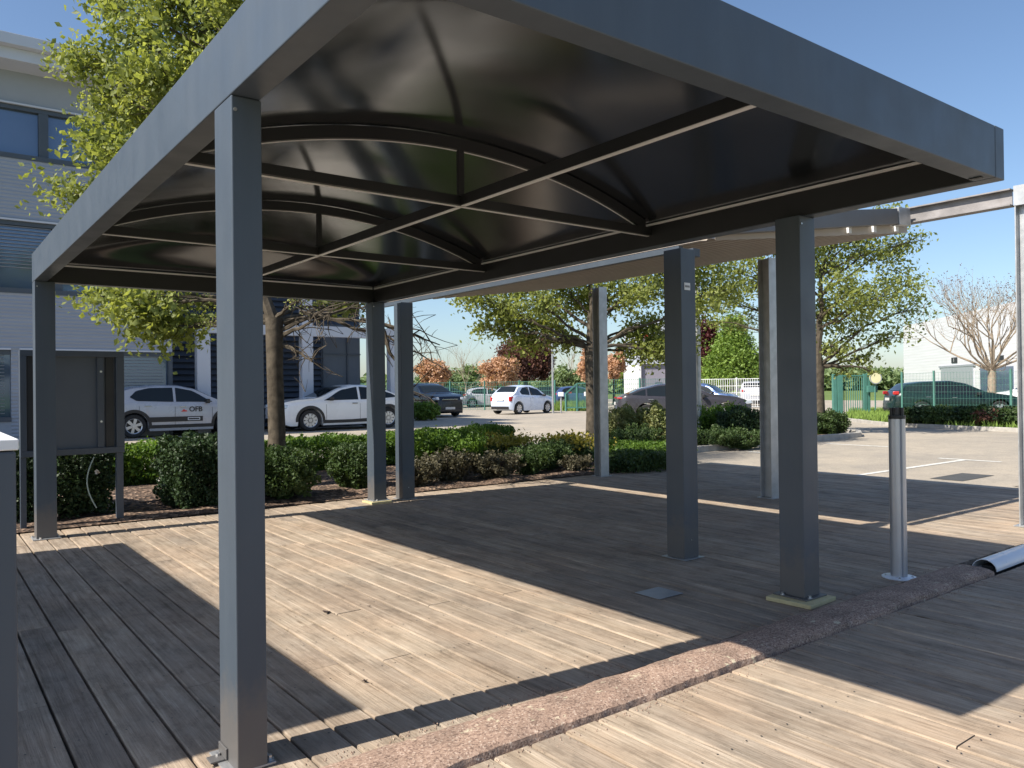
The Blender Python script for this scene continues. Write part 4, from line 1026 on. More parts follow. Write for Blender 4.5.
# ================================================================== VEHICLES
def interp(pts, x):
    if x <= pts[0][0]: return pts[0][1]
    for (a, b), (c, d) in zip(pts[:-1], pts[1:]):
        if x <= c:
            t = (x-a)/(c-a) if c > a else 0; t = t*t*(3-2*t)*.35+t*.65; return b+(d-b)*t
    return pts[-1][1]
def car(spec, paint, label, loc, rz, name='parked_car', group='cars parked around the lot', cladding=True, handles=2):
    t = thing(name, label, 'car', loc, rz, group, local=True)
    Lc, Wd, top, belt, wr, wx = spec['L'], spec['W'], spec['top'], spec['belt'], spec['wr'], spec['wheels']
    hw = Wd/2; gc = .17
    n = 150; st = [Lc*i/n for i in range(n+1)]
    def plan(x):
        f = min(x, Lc-x)/Lc
        return hw*(1-.20*max(0, 1-f/.10)**2.2-.05*max(0, 1-f/.28)**2)
    def zb(x):
        z = gc+.10*max(0, 1-min(x, Lc-x)/.25)
        for c in wx:
            d = abs(x-c)
            if d < wr+.055: z = max(z, wr+math.sqrt((wr+.055)**2-d*d))
        return z
    def section(x):
        zt = interp(top, x); zl = min(interp(belt, x), zt-.02); w0 = plan(x); b = zb(x)
        gh = max(0, zt-zl); k = min(1, gh/.35)
        inn = .05+.23*gh
        wr_ = w0-.03-inn*k
        zm = max(b+.02, .45*zl+.1); lo = min(zm, b+.06)
        P = [(0, b), (w0*.7, b), (w0-.025, b), (w0-.008, lo), (w0, zm), (w0-.004, max(zm, zl-.12)), (w0-.02, max(zm, zl-.03)), (w0-.045, zl),
             (w0-.045-(w0-.045-wr_)*.5, zl+(zt-zl)*.47), (wr_, zl+(zt-zl)*.86), (wr_-.07, zt-.025*k-.004), (wr_*.6, zt-.006), (0, zt)]
        return P
    S = [section(x) for x in st]; np_ = len(S[0]); m = MB(); vs = []; fs = []
    for x, P in zip(st, S):
        X = Lc/2-x
        vs += [(X, y, z) for y, z in P]+[(X, -y, z) for y, z in P[1:-1]]
    q = 2*np_-2
    order = list(range(np_))+list(range(q-1, np_-1, -1))
    for i in range(n):
        for a, b in zip(order, order[1:]+order[:1]): fs.append((i*q+a, i*q+b, (i+1)*q+b, (i+1)*q+a))
    fs.append(tuple(order)); fs.append(tuple(n*q+o for o in reversed(order)))
    m.add(vs, fs); body = m.build('body', paint, t, smooth=True, off=(0,0,0))
    def side_y(x, z):
        P = section(x)
        for (y0, z0), (y1, z1) in zip(P[3:-1], P[4:]):
            if z0 <= z <= z1+1e-6 and z1 > z0: return y0+(y1-y0)*(z-z0)/(z1-z0)
        return P[9][0]
    def side_patch(nm, mat, poly_top, poly_bot, xa, xb, off=.006, par=body, k=16, rows=5):
        o = None
        for sgn in (1, -1):
            m = MB(); vs = []
            for i in range(k+1):
                x = xa+(xb-xa)*i/k; zt, zb_ = interp(poly_top, x), interp(poly_bot, x)
                zt = max(zt, zb_+.001)
                for r_ in range(rows+1):
                    z = zb_+(zt-zb_)*r_/rows; vs.append((Lc/2-x, sgn*(side_y(x, z)+off), z))
            fs = [(i*(rows+1)+r_, (i+1)*(rows+1)+r_, (i+1)*(rows+1)+r_+1, i*(rows+1)+r_+1) for i in range(k) for r_ in range(rows)]
            m.add(vs, fs); o = m.build(nm, mat, par, smooth=True, off=(0,0,0))
        return o
    for (xa, xb, tp, bt) in spec['glass']:
        side_patch('side_window', M['carglass'], tp, bt, xa, xb)
    def top_patch(nm, mat, xa, xb, fr=.86, off=.007, k=14):
        m = MB(); vs = []; cols = 8
        for i in range(k+1):
            x = xa+(xb-xa)*i/k; P = section(x); zt = P[-1][1]; yr = P[9][0]*fr
            for c in range(cols+1):
                s = -1+2*c/cols; y = yr*s; ya = abs(y)
                Y = [(p[0], p[1]) for p in P[9:]][::-1]; z = zt
                for (a0, b0), (a1, b1) in zip(Y[:-1], Y[1:]):
                    if a0 <= ya <= a1: z = b0+(b1-b0)*(ya-a0)/(a1-a0+1e-9)
                vs.append((Lc/2-x+(off if xa < Lc/2 else -off)*.8, y, z+off))
        fs = [(i*(cols+1)+c, (i+1)*(cols+1)+c, (i+1)*(cols+1)+c+1, i*(cols+1)+c+1) for i in range(k) for c in range(cols)]
        m.add(vs, fs); return m.build(nm, mat, body, smooth=True, off=(0,0,0))
    ws, rw = spec['ws'], spec['rw']
    top_patch('windscreen', M['carglass'], *ws); top_patch('rear_window', M['carglass'], *rw)
    # wheels
    for cx_ in wx:
        for sgn in (1, -1):
            X = Lc/2-cx_; yo = sgn*(hw-.02)
            m = MB(); prof = [(wr*.64, -.01), (wr*.70, .004), (wr*.93, .0), (wr, -.03), (wr, -.17), (wr*.9, -.20), (wr*.3, -.20)]
            vs, fs = [], []; K_ = 36
            for a in range(K_):
                A = 2*math.pi*a/K_
                for (rr, yy) in prof: vs.append((X+rr*math.cos(A), yo+sgn*yy, wr+rr*math.sin(A)))
            p_ = len(prof)
            for a in range(K_):
                for i in range(p_-1): fs.append((a*p_+i, ((a+1) % K_)*p_+i, ((a+1) % K_)*p_+i+1, a*p_+i+1))
            m.add(vs, fs); wh = m.build('wheel', M['rubber'], t, smooth=True, off=(0,0,0))
            m = MB(); m.cyl((X, yo-sgn*.06-(.01 if sgn > 0 else 0), wr), wr*.66, .01, 32, 'y'); m.build('wheel_well', M['black'], wh, off=(0,0,0))
            m = MB(); ns = spec.get('spokes', 6)
            for a in range(ns):
                A = 2*math.pi*a/ns+.3; d = Vector((math.cos(A), 0, math.sin(A))); w_ = Vector((-math.sin(A), 0, math.cos(A)))
                c0 = Vector((X, yo-sgn*.022, wr))
                m.prism([c0+d*wr*.12+w_*wr*.10, c0+d*wr*.62+w_*wr*.13, c0+d*wr*.62-w_*wr*.13, c0+d*wr*.12-w_*wr*.10], (0, sgn*.014, 0))
            m.cyl((X, yo-.012 if sgn < 0 else yo-.022, wr), wr*.17, .02, 16, 'y')
            for a in range(32):
                A, B2 = 2*math.pi*a/32, 2*math.pi*(a+1)/32
                m.add([(X+wr*r_*math.cos(g_), yo+sgn*y_, wr+wr*r_*math.sin(g_)) for g_ in (A, B2) for (r_, y_) in ((.60, -.02), (.67, -.002))], [(0, 1, 3, 2)])
            m.build('rim', M['rim'], wh, off=(0,0,0))
    # arch cladding ring and sill
    if cladding:
        for cx_ in wx:
            for sgn in (1, -1):
                m = MB(); vs, fs = [], []; K_ = 24; ro_, ri_ = wr+.135, wr+.050
                for a in range(K_+1):
                    A = math.pi*a/K_*1.06-.03*math.pi
                    for rr in (ri_, ro_):
                        x = cx_-rr*math.cos(A); z = max(gc+.02, wr+rr*math.sin(A)); x = min(max(x, .03), Lc-.03)
                        vs.append((Lc/2-x, sgn*(max(plan(x)-.003, side_y(x, max(z, zb(x)+.075)))+.009), z))
                for a in range(K_): fs.append((a*2, a*2+1, a*2+3, a*2+2))
                m.add(vs, fs); m.build('wheel_arch', M['black'], body, smooth=True, off=(0,0,0))
        side_patch('sill', M['black'], [(0, gc+.17), (Lc, gc+.17)], [(0, gc+.012), (Lc, gc+.012)], wx[0]+wr+.06, wx[1]-wr-.06, .010)
    # bumpers
    for (xx, wdt) in ((.0, 1), (Lc, 1)):
        m = MB(); s_ = 1 if xx == 0 else -1; X = Lc/2-xx
        m.box(min(X-s_*.10, X+s_*.018), max(X-s_*.10, X+s_*.018), -plan(.1)*.86, plan(.1)*.86, gc+.09, gc+.24)
        m.build('bumper_grille', M['black'], body, bevel=.02, off=(0,0,0))
    zg = spec.get('gz', .62); X = Lc/2
    m = MB(); m.box(X-.06, X+.022, -hw*.45, hw*.45, zg-.05, zg+.05); m.build('grille', M['black'], body, bevel=.01, off=(0,0,0))
    m = MB(); m.box(X+.0225, X+.03, -hw*.45, hw*.45, zg+.03, zg+.045); m.build('chrome_strip', M['chrome'], body, off=(0,0,0))
    for sgn in (1, -1):
        m = MB(); xx = .14; y = plan(xx)
        m.obox((X-.16, sgn*(y-.085), zg+.055), (.17, -sgn*.055, .02), (.0, sgn*.085, 0), (-.02, 0, .065)); m.build('headlight', M['lamp'], body, bevel=.03, off=(0,0,0))
        zt_ = spec.get('tz', .85); m = MB(); y = plan(Lc-.1)
        m.obox((-X+.11, sgn*(y-.045), zt_), (.10, sgn*.03, 0), (.0, sgn*.06, 0), (0, 0, spec.get('th', .07))); m.build('tail_light', M['taillamp'], body, bevel=.025, off=(0,0,0))
        xm = spec['mirror']; m = MB(); ym = side_y(xm, interp(belt, xm)-.02)
        m.obox((Lc/2-xm, sgn*(ym+.11), interp(belt, xm)+.05), (.055, 0, .0), (0, .095, 0), (0, 0, .065)); m.build('mirror', M['black'], body, bevel=.03, off=(0,0,0))
    for hx in spec.get('handles', []):
        for sgn in (1, -1):
            m = MB(); z = interp(belt, hx)-.12; m.box(Lc/2-hx-.09, Lc/2-hx+.09, min(sgn*(hw-.002), sgn*(hw+.025)), max(sgn*(hw-.002), sgn*(hw+.025)), z-.012, z+.012)
            m.build('door_handle', M['chrome'] if not spec.get('blackh') else M['black'], body, bevel=.006, off=(0,0,0))
    for dx in spec.get('seams', []):
        side_patch('door_seam', M['black'], [(0, interp(belt, dx)-.02), (9, interp(belt, dx)-.02)], [(0, gc+.16), (9, gc+.16)], dx, dx+.010, .003, k=1)
    for X_ in (Lc/2+.031, -Lc/2-.031):
        m = MB(); zc = .42 if X_ > 0 else spec.get('pz', .75); m.box(min(X_, X_*.99), max(X_, X_*.99), -.26, .26, zc-.055, zc+.055); m.build('licence_plate', M['plate'], body, bevel=.003, off=(0,0,0))
    return t, body, side_patch, side_y
HATCH = dict(L=4.0, W=1.75, wr=.325, wheels=(.80, 3.34), spokes=6,
    top=[(0, .66), (.06, .80), (.35, .93), (.85, 1.0), (1.02, 1.04), (1.75, 1.40), (2.15, 1.475), (2.7, 1.48), (3.3, 1.43), (3.62, 1.34), (3.86, 1.05), (3.94, .92), (4.0, .62)],
    belt=[(0, .62), (.3, .78), (.9, .90), (1.3, .94), (2.6, .98), (3.5, 1.03), (4, .9)],
    glass=[(1.22, 2.22, [(1.22, .985), (1.80, 1.31), (2.22, 1.39)], [(1.22, .965), (2.22, .985)]), (2.29, 3.42, [(2.29, 1.39), (2.9, 1.385), (3.25, 1.31), (3.42, 1.15)], [(2.29, .985), (3.25, 1.02), (3.42, 1.12)])],
    ws=(1.10, 1.86), rw=(3.60, 3.84), mirror=1.38, handles=(2.05, 2.98), seams=(1.22, 2.255, 3.2), gz=.70, tz=.92)
CROSS = dict(L=4.45, W=1.83, wr=.345, wheels=(.88, 3.60), spokes=10,
    top=[(0, .78), (.05, .95), (.5, 1.03), (1.0, 1.06), (1.15, 1.09), (1.95, 1.43), (2.4, 1.515), (2.9, 1.50), (3.5, 1.37), (4.0, 1.14), (4.28, 1.03), (4.38, .90), (4.45, .65)],
    belt=[(0, .72), (.3, .92), (1, .99), (1.4, .99), (3.0, 1.0), (4.1, 1.05), (4.45, .95)],
    glass=[(1.35, 2.52, [(1.35, 1.0), (2.0, 1.34), (2.52, 1.43)], [(1.35, .985), (2.52, 1.0)]), (2.6, 3.3, [(2.6, 1.43), (3.0, 1.40), (3.3, 1.34)], [(2.6, 1.0), (3.3, 1.02)]), (3.36, 3.92, [(3.36, 1.32), (3.7, 1.2), (3.92, 1.09)], [(3.36, 1.025), (3.92, 1.06)])],
    ws=(1.22, 2.06), rw=(3.45, 4.1), mirror=1.55, handles=(2.38, 3.3), seams=(1.4, 2.56, 3.42), gz=.74, tz=.98, blackh=True)
SUV = dict(L=4.45, W=1.84, wr=.36, wheels=(.88, 3.56), spokes=5,
    top=[(0, .80), (.05, .98), (.5, 1.08), (1.05, 1.12), (1.2, 1.16), (1.85, 1.52), (2.3, 1.62), (3.2, 1.62), (3.9, 1.55), (4.25, 1.2), (4.38, 1.0), (4.45, .7)],
    belt=[(0, .74), (.3, .94), (1, 1.02), (3.0, 1.08), (4.1, 1.15), (4.45, 1.0)],
    glass=[(1.35, 2.45, [(1.35, 1.09), (1.95, 1.45), (2.45, 1.53)], [(1.35, 1.075), (2.45, 1.09)]), (2.52, 3.95, [(2.52, 1.53), (3.5, 1.51), (3.95, 1.4)], [(2.52, 1.1), (3.95, 1.16)])],
    ws=(1.27, 1.98), rw=(3.98, 4.22), mirror=1.5, handles=(2.3, 3.3), seams=(1.35, 2.48, 3.4), gz=.80, tz=1.0)
MINI = dict(L=3.57, W=1.63, wr=.30, wheels=(.68, 2.98), spokes=8,
    top=[(0, .60), (.07, .78), (.35, .90), (.7, .95), (.85, 1.0), (1.35, 1.36), (1.75, 1.48), (2.3, 1.49), (2.85, 1.42), (3.25, 1.08), (3.48, .90), (3.57, .6)],
    belt=[(0, .55), (.3, .76), (.8, .88), (2.2, .95), (3.1, 1.0), (3.57, .85)],
    glass=[(.98, 2.05, [(.98, .95), (1.42, 1.27), (2.05, 1.39)], [(.98, .93), (2.05, .955)]), (2.12, 2.85, [(2.12, 1.39), (2.55, 1.36), (2.85, 1.15)], [(2.12, .96), (2.75, 1.0), (2.85, 1.12)])],
    ws=(.90, 1.45), rw=(2.86, 3.18), mirror=1.1, handles=(1.95,), seams=(1.0, 2.09), gz=.60, tz=.78, th=.12)
COUPE = dict(L=4.8, W=1.87, wr=.36, wheels=(.92, 3.72), spokes=7,
    top=[(0, .68), (.07, .82), (.6, .98), (1.2, 1.05), (1.35, 1.07), (2.15, 1.40), (2.6, 1.475), (3.2, 1.46), (3.9, 1.31), (4.4, 1.10), (4.7, .98), (4.8, .7)],
    belt=[(0, .62), (.3, .8), (1.2, .93), (3.2, 1.0), (4.5, 1.05), (4.8, .9)],
    glass=[(1.55, 2.75, [(1.55, .99), (2.2, 1.30), (2.75, 1.395)], [(1.55, .975), (2.75, .99)]), (2.82, 3.72, [(2.82, 1.395), (3.3, 1.37), (3.72, 1.28)], [(2.82, .995), (3.72, 1.03)]), (3.78, 4.25, [(3.78, 1.26), (4.25, 1.1)], [(3.78, 1.035), (4.25, 1.07)])],
    ws=(1.42, 2.28), rw=(3.8, 4.42), mirror=1.75, handles=(2.6, 3.6), seams=(1.6, 2.78, 3.75), gz=.7, tz=.95, th=.03)
ESTATE = dict(L=4.75, W=1.82, wr=.33, wheels=(.92, 3.72), spokes=7,
    top=[(0, .62), (.07, .76), (.6, .9), (1.15, .98), (1.3, 1.0), (2.1, 1.38), (2.6, 1.47), (3.6, 1.45), (4.2, 1.38), (4.5, 1.1), (4.66, .92), (4.75, .6)],
    belt=[(0, .56), (.3, .74), (1.2, .88), (3.2, .94), (4.4, 1.0), (4.75, .85)],
    glass=[(1.5, 2.7, [(1.5, .93), (2.15, 1.27), (2.7, 1.37)], [(1.5, .915), (2.7, .93)]), (2.77, 3.6, [(2.77, 1.37), (3.6, 1.35)], [(2.77, .935), (3.6, .96)]), (3.67, 4.3, [(3.67, 1.35), (4.1, 1.3), (4.3, 1.2)], [(3.67, .965), (4.3, 1.03)])],
    ws=(1.37, 2.2), rw=(4.24, 4.5), mirror=1.7, handles=(2.55, 3.5), seams=(1.55, 2.73, 3.63), gz=.6, tz=1.0)
def dirang(r, f):       # heading from image-right and away components
    v = R0*r+h0*f; return math.atan2(v.y, v.x)
# silver hatchback, heading +u
rwp = gz(134, 438)
sx = 1.045
ca, body, sp, sy = car(HATCH, M['silver'], 'silver hatchback with red and black door logo parked left of the nearest carport post', (rwp.x+(3.34-2.0)*sx, rwp.y+.875, 0), 0.)
ca.scale = (sx,)*3
o1 = sp('side_bump_strip', M['black'], [(0, .56), (9, .56)], [(0, .42), (9, .42)], 1.50, 3.05, .012, rows=2)
def ring_patch(x0, x1, z0, z1, mat, nm, par):
    for sgn in (1, -1):
        y = sgn*(.875+.014); m = MB(); th_ = .018
        for b in ((x0, x1, z1-th_, z1), (x0, x1, z0, z0+th_), (x0, x0+th_, z0+th_, z1-th_), (x1-th_, x1, z0+th_, z1-th_)):
            m.box(2-b[1], 2-b[0], min(y, y+sgn*.006), max(y, y+sgn*.006), b[2], b[3])
        m.build(nm, mat, par, bevel=.003, off=(0,0,0))
ring_patch(1.58, 1.92, .45, .53, M['signwhite'], 'bump_trim', body)
def text_mesh(txt, size, mat, name, parent, mw, extr=.002, bold=0.):
    cu = bpy.data.curves.new(name, 'FONT'); cu.body = txt; cu.size = size; cu.extrude = extr; cu.offset = bold
    o = bpy.data.objects.new('tmp', cu); COL.objects.link(o)
    dg = bpy.context.evaluated_depsgraph_get(); me = bpy.data.meshes.new_from_object(o.evaluated_get(dg)); bpy.data.objects.remove(o)
    me.transform(mw); me.materials.clear(); me.materials.append(mat)
    ob = bpy.data.objects.new(name, me); COL.objects.link(ob)
    if parent: ob.parent = parent
    return ob
# logo on the right-hand side facing the camera (-y): letters read along +x
def side_mw(x, y, z): return Matrix.Translation((x, y, z)) @ Matrix.Rotation(R(90), 4, 'X')
text_mesh('OFB', .20, M['black'], 'door_lettering', body, side_mw(2-1.88, -.885, .70), bold=.004)
m = MB(); m.prism([(2-2.10, -.880, .70), (2-1.93, -.880, .70), (2-1.95, -.880, .74), (2-1.99, -.880, .735), (2-2.02, -.880, .775), (2-2.06, -.880, .735)], (0, -.006, 0)); m.build('door_logo', M['redlogo'], body, off=(0,0,0))
# second silver car at the very left edge
p_ = gz(-2, 441)
c2, *_ = car(HATCH, M['silver'], 'silver car at the far left edge, only its front wheel showing', (p_.x-.55, p_.y+.875, 0), 0.)
c2.location.x = p_.x-1.20
# white crossover heading -u

fwp = gz(311, 431)
c3, b3_, *_ = car(CROSS, M['whitecar'], 'white crossover car with black cladding parked behind the far carport post', (fwp.x+(4.45/2-.88)*1.05, fwp.y+.92, 0), math.pi)
c3.scale = (1.05, 1, 1)
_[0]('lower_cladding', M['black'], [(0, .40), (1.9, .33), (3.2, .37), (9, .40)], [(0, .19), (9, .19)], 1.30, 3.18, .012, rows=3)
# dark SUV heading -v
p_ = gz(449, 417)
car(SUV, M['navycar'], 'dark navy SUV facing the camera right of the two far posts', (p_.x, p_.y+2.0, 0), R(-90-2))
p_ = gz(530, 413.5)
car(MINI, M['paleblue'], 'small pale blue-white city car seen from behind in mid distance', (p_.x, p_.y+.6, 0), dirang(.66, .75), cladding=False)
p_ = dep(681, 421, 29)
car(COUPE, M['greycar'], 'slate grey fastback car parked behind the variegated bushes', (p_.x, p_.y, -.04), dirang(1, -.06), cladding=False)
p_ = dep(705, 410, 44)
car(MINI, M['bluecar'], 'small blue car just beyond the slate grey car bonnet', (p_.x, p_.y, 0), dirang(.8, -.5), cladding=False)
p_ = dep(951, 413, 31.5)
car(ESTATE, M['greencar'], 'dark green estate car behind the wire fence on the right', (p_.x, p_.y, -.05), dirang(.98, -.17), cladding=False)
p_ = dep(1040, 408, 40)
car(HATCH, M['whitecar'], 'white car at the right edge behind the wire fence', (p_.x, p_.y, -.1), dirang(-1, .1), cladding=False)
for (px, pa, lab, sp_, hd) in ((452, 'greencar', 'dark green car behind the mesh fence near the navy SUV', ESTATE, (1, .2)), (540, 'greencar', 'dark green car behind the mesh fence near the lamp post', ESTATE, (-1, .1)), (418, 'redcar', 'red car far behind the mesh fence left of the navy SUV', HATCH, (1, .3)), (578, 'bluecar', 'blue car behind the green barrier gate', HATCH, (1, .2)), (490, 'silver', 'silver car far behind the mesh fence over the pale city car', HATCH, (1, .1))):
    p_ = dep(px, 403, 58); car(sp_, M[pa], lab, (p_.x, p_.y, -.05), dirang(*hd), cladding=False)
p_ = dep(755, 403, 50); car(SUV, M['silver'], 'pale car behind the white fence beside the paired galvanised column', (p_.x, p_.y, 0), dirang(.3, 1), cladding=False)

# ================================================================== FENCES, SIGNS, FAR BUILDINGS
def mesh_fence(pts, h_, label, mat, spacing=2.5, step=.11, wire=.011, name='mesh_fence', zb_=0., rails=7, prad=.035):
    a0 = pts[0]; t = thing(name, label, 'fence', (a0[0], a0[1], zb_))
    w_ = MB()
    for si, (a, b) in enumerate(zip(pts[:-1], pts[1:])):
        a, b = Vector((a[0], a[1], zb_)), Vector((b[0], b[1], zb_)); d = b-a; L_ = d.length; n = int(L_/step)
        for i in range(n):
            p = a+d*((i+.5)/n); w_.bar(p+Vector((0, 0, .05)), p+Vector((0, 0, h_)), wire, wire, (1, 0, 0))
        for k in range(rails):
            z = .06+(h_-.08)*k/(rails-1); w_.bar(a+Vector((0, 0, z)), b+Vector((0, 0, z)), wire*1.3, wire*1.3)
        n = max(1, round(L_/spacing))
        for i in range(1 if si else 0, n+1):
            p = a+d*(i/n); m = MB(); m.bar(p, p+Vector((0, 0, h_+.06)), prad*2, prad*2, (1, 0, 0)); m.build('fence_post', mat, t)
    w_.build('wire_panel', mat, t); return t
def gxy(px, py, z=0): p = gz(px, py, z); return (p.x, p.y)
def dxy(px, Z): p = dep(px, 390, Z); return (p.x, p.y)
mesh_fence([dxy(330, 50), dxy(450, 49), dxy(555, 48)], 1.75, 'green wire mesh fence behind the navy SUV and pale city car', M['fencegreen'], wire=.014)
mesh_fence([dxy(595, 47), dxy(640, 47), dxy(668, 47)], 1.8, 'green mesh fence left of the white logo building', M['fencegreen'], wire=.014)
mesh_fence([dxy(700, 48), dxy(775, 46)], 1.75, 'white barred fence in front of the lime conifer', M['white'], wire=.022, step=.13, name='white_fence', rails=5)
mesh_fence([dxy(902, 31), dxy(934, 28.8), dxy(1011, 27), dxy(1090, 25.5)], 1.72, 'green wire fence in front of the dark estate car', M['fencegreen'], spacing=6, wire=.0045, step=.10, rails=8, prad=.03)
# green swing gate (left middle)
t = thing('green_gate', 'green steel barrier gate with sloping brace near the lamp post', 'gate', (*dxy(580, 44), 0))
m = MB(); A, B_ = dep(566, 404, 44), dep(593, 404, 44); A.z = B_.z = 0
for p, q_ in ((A, 1.0), (A.lerp(B_, .42), 1.55), (B_, 1.6)): m.bar(p, p+Vector((0, 0, q_)), .09, .09, (1, 0, 0))
m.build('gate_post', M['fencegreen'], t)
for a_, b_, w_ in ((A+Vector((0, 0, 1.0)), A.lerp(B_, .42)+Vector((0, 0, 1.55)), .08), (A.lerp(B_, .42)+Vector((0, 0, 1.55)), B_+Vector((0, 0, 1.58)), .07), (A+Vector((0, 0, .2)), B_+Vector((0, 0, .2)), .07)):
    m = MB(); m.bar(a_, b_, w_, w_); m.build('gate_rail', M['fencegreen'], t)
m = MB()
for i in range(1, 22):
    p = A.lerp(B_, i/22); m.bar(p+Vector((0, 0, .2)), p+Vector((0, 0, min(1.55, 1.0+.55*i/9.2))), .02, .02, (1, 0, 0))
m.build('gate_bars', M['fencegreen'], t)
for px, lab in ((561, 'small white box on a post left of the green barrier gate'), (587, 'small white box on a post against the middle trunk')):
    p = dep(px, 405, 41); t = thing('ticket_box', lab, 'entry box', (p.x, p.y, 0), 0, 'white boxes at the barrier gate')
    m = MB(); m.cyl((p.x, p.y, 0), .045, .85, 10); m.build('post', M['galv'], t)
    m = MB(); m.obox((p.x, p.y, .98), R0*.14, h0*.1, (0, 0, .11)); m.build('box', M['signwhite'], t, bevel=.015)
# grassy mound by gate
p = gz(575, 410)
grass('grass', [gxy(548, 411), gxy(598, 411), gxy(600, 404), gxy(555, 404)], 9000, .35, 0)
grass('grass', [gxy(468, 406), gxy(495, 407), gxy(497, 403), gxy(468, 402)], 5000, .35, 0)
# lamp posts
def lamp_post(px, pyb, ytop, Z, label, r=.06, arm=.5):
    b = dep(px, pyb, Z); top = dep(px, ytop, Z).z; t = thing('lamp_post', label, 'lamp post', (b.x, b.y, 0), 0)
    m = MB(); m.tube([(b.x, b.y, -.05), (b.x, b.y, top*.5), (b.x, b.y, top)], [r, r*.85, r*.6], 12); m.build('pole', M['galv'], t, smooth=True)
    m = MB(); m.obox((b.x+R0.x*arm*.4, b.y+R0.y*arm*.4, top+.03), R0*arm*.5, h0*.1, (0, 0, .04)); m.build('lamp_head', M['galv'], t, bevel=.02)
lamp_post(553, 412, 312, 41, 'thin grey lamp post right of the small pale city car')
b = dep(699, 440, 18); top = dep(699, 240, 18).z
m = MB(); m.tube([(b.x, b.y, -.05), (b.x, b.y, top)], .065, 16); tag(m.build('steel_post', M['galv'], smooth=True), 'round galvanised post just right of the labelled dark post', 'post')
# tall gate (right)
t = thing('entrance_gate', 'green pedestrian gate with vertical bars right of the right-hand tree', 'gate', (*dxy(860, 33), 0))
A, B_ = dep(838, 404, 33), dep(879, 404, 33); A.z = B_.z = -.1
def gpost(px, wd, h1, mat=M['fencegreen']):
    p = dep(px, 400, 33); p.z = -.1; m = MB(); m.obox((p.x, p.y, (h1-.1)/2), R0*wd/2, h0*wd/2, (0, 0, (h1+.1)/2)); return m.build('gate_post', mat, t, bevel=.008)
gpost(834.5, .16, 1.75); gpost(839.5, .22, 1.72); gpost(865, .14, 1.75); gpost(868.5, .12, 1.78)
m = MB()
for px in np.linspace(844, 862, 9):
    p = dep(px, 400, 33); m.bar((p.x, p.y, 0), (p.x, p.y, 1.68), .025, .025, (1, 0, 0))
p, q_ = dep(842, 400, 33), dep(864, 400, 33)
for z in (.02, 1.68): m.bar((p.x, p.y, z), (q_.x, q_.y, z), .05, .05)
m.build('gate_leaf', M['fencegreen'], t)
m = MB(); p = dep(872, 389, 32.8); m.obox(p, R0*.20, h0*.08, (0, 0, .14)); m.build('lock_box', M['fencegreen'], t, bevel=.01)
t = thing('round_sign', 'round pale yellow sign on the green gate post', 'sign', tuple(dep(875, 378, 32.6)))
p = dep(875.5, 378, 32.6); m = MB(); m.tube([p, p-h0*.03], .255, 32); m.build('disc', M['yellow'], t)
m = MB()
for i in range(40):
    a, b2 = 2*math.pi*i/40, 2*math.pi*(i+1)/40; c_ = p-h0*.034
    m.add([c_+(R0*math.cos(g_)+Vector((0, 0, 1))*math.sin(g_))*r_ for g_ in (a, b2) for r_ in (.215, .25)], [(0, 1, 3, 2)])
m.build('rim', M['cover'], t)
m = MB(); m.bar(p+Vector((0, 0, -1.6))+h0*.05, p+Vector((0, 0, -.1))+h0*.05, .04, .04, (1, 0, 0)); m.build('sign_post', M['fencegreen'], t)
# white warehouse
A, B_ = dep(904, 388, 80), dep(1100, 388, 47); A.z = B_.z = -.1
t = thing('warehouse', 'large white warehouse behind the leafless tree', 'building', tuple(A)); d = (B_-A).normalized(); nrm = Vector((d.y, -d.x, 0)); nrm = nrm if nrm.dot(CAM-A) > 0 else -nrm
Lw = (B_-A).length+25; hh = 7.3
m = MB(); m.obox(A+d*Lw/2-nrm*12+Vector((0, 0, hh/2)), d*Lw/2, nrm*12, (0, 0, hh/2)); M['ware'] = clad_mat('white_ribbed_cladding', (.64, .64, .66), 1.2, amp=.2); m.build('wall', M['ware'], t)
def on_wall(px, py): # intersection with facade
    r = ray(px, py); tt = (A-CAM).dot(nrm)/r.dot(nrm); return CAM+r*tt
def wall_box(nm, x0, y0, x1, y1, mat, th=.06, parent=t):
    p0, p1 = on_wall(x0, y1), on_wall(x1, y1); z1_ = on_wall(x0, y0).z; z0_ = p0.z
    m = MB(); m.obox((p0+p1)/2*1.0+nrm*th/2+Vector((0, 0, (z1_-z0_)/2))*1.0, (p1-p0)*.5*Vector((1, 1, 0)) if 0 else Vector(((p1-p0).x/2, (p1-p0).y/2, 0)), nrm*th/2, (0, 0, abs(z1_-z0_)/2)); return m.build(nm, mat, parent, off=wloc(t))
ld = wall_box('loading_door', 942, 367, 974, 388, M['alu'], .08)
wall_box('door_frame', 940, 365.2, 976, 367, M['cover'], .12)
sg = wall_box('number_sign', 952, 357.5, 957.5, 363, M['black'], .06)
pp = on_wall(954.0, 362.1)+nrm*.07; hgt_ = .42
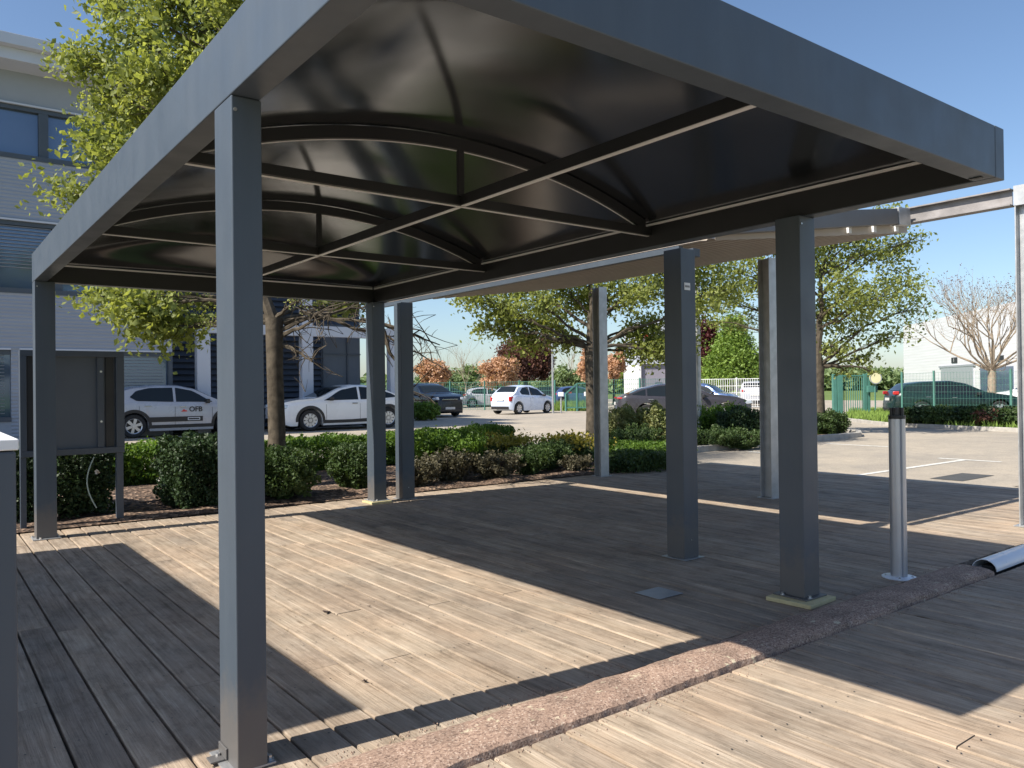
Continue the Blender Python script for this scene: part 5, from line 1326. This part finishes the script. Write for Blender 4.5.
rotm = Matrix((( d.x, 0, nrm.x, pp.x), (d.y, 0, nrm.y, pp.y), (0, 1, 0, pp.z), (0, 0, 0, 1)))
tm = text_mesh('1', .46, M['signwhite'], 'digit', sg, Matrix.Translation(Vector((-wloc(t)[0], -wloc(t)[1], -wloc(t)[2]))) @ rotm)
wall_box('number_sign', 998, 355.5, 1004, 361.5, M['black'], .06)
wall_box('window', 981, 368, 1014, 392, M['glass'], .05)
# white logo building
A2 = dep(637, 390, 66); A2.z = 0
t = thing('logo_building', 'white-topped grey building with red and black logo beyond the slate grey car', 'building', tuple(A2))
def lb(nm, x0, x1, z0_, z1_, mat, dz=0., dep_=8):
    a, b = dep(x0, 390, 66), dep(x1, 390, 66); a.z = b.z = 0
    m = MB(); m.obox((a+b)/2+h0*(dep_/2-dz)+Vector((0, 0, (z0_+z1_)/2)), (b-a)/2, h0*dep_/2, (0, 0, (z1_-z0_)/2)); return m.build(nm, mat, t, off=wloc(t))
zmid = dep(650, 364, 66).z; ztop = dep(650, 322, 66).z
M['greywall'] = simple('lilac_grey_wall', (.24, .23, .28), .7, 0, .06, 1)
lb('lower_wall', 641, 720, -.05, zmid-.002, M['greywall']); lb('upper_wall', 637, 720, zmid, ztop, M['fasciaw'], .25)
lb('corner_column', 637, 640.9, -.05, zmid-.002, M['white'], .25)
lb('door', 655, 662, 0, 1.6+.1, M['panel'], .12, .1)
pp = dep(650, 340, 66)-h0*.31
rotm = Matrix(((R0.x, 0, -h0.x, pp.x), (R0.y, 0, -h0.y, pp.y), (0, 1, 0, pp.z), (0, 0, 0, 1)))
to = wloc(t)
text_mesh('OFB', 1.15, M['black'], 'logo_lettering', t, Matrix.Translation((-to[0], -to[1], -to[2])) @ rotm, .02, .03)
c_ = dep(646.5, 337, 66)-h0*.31; m = MB(); m.prism([c_-R0*.25-Vector((0,0,.25)), c_+R0*.25-Vector((0,0,.25)), c_+R0*.2+Vector((0,0,.1)), c_+Vector((0,0,.3)), c_-R0*.2+Vector((0,0,.1))], -h0*.04); m.build('red_logo', M['redlogo'], t, off=to)
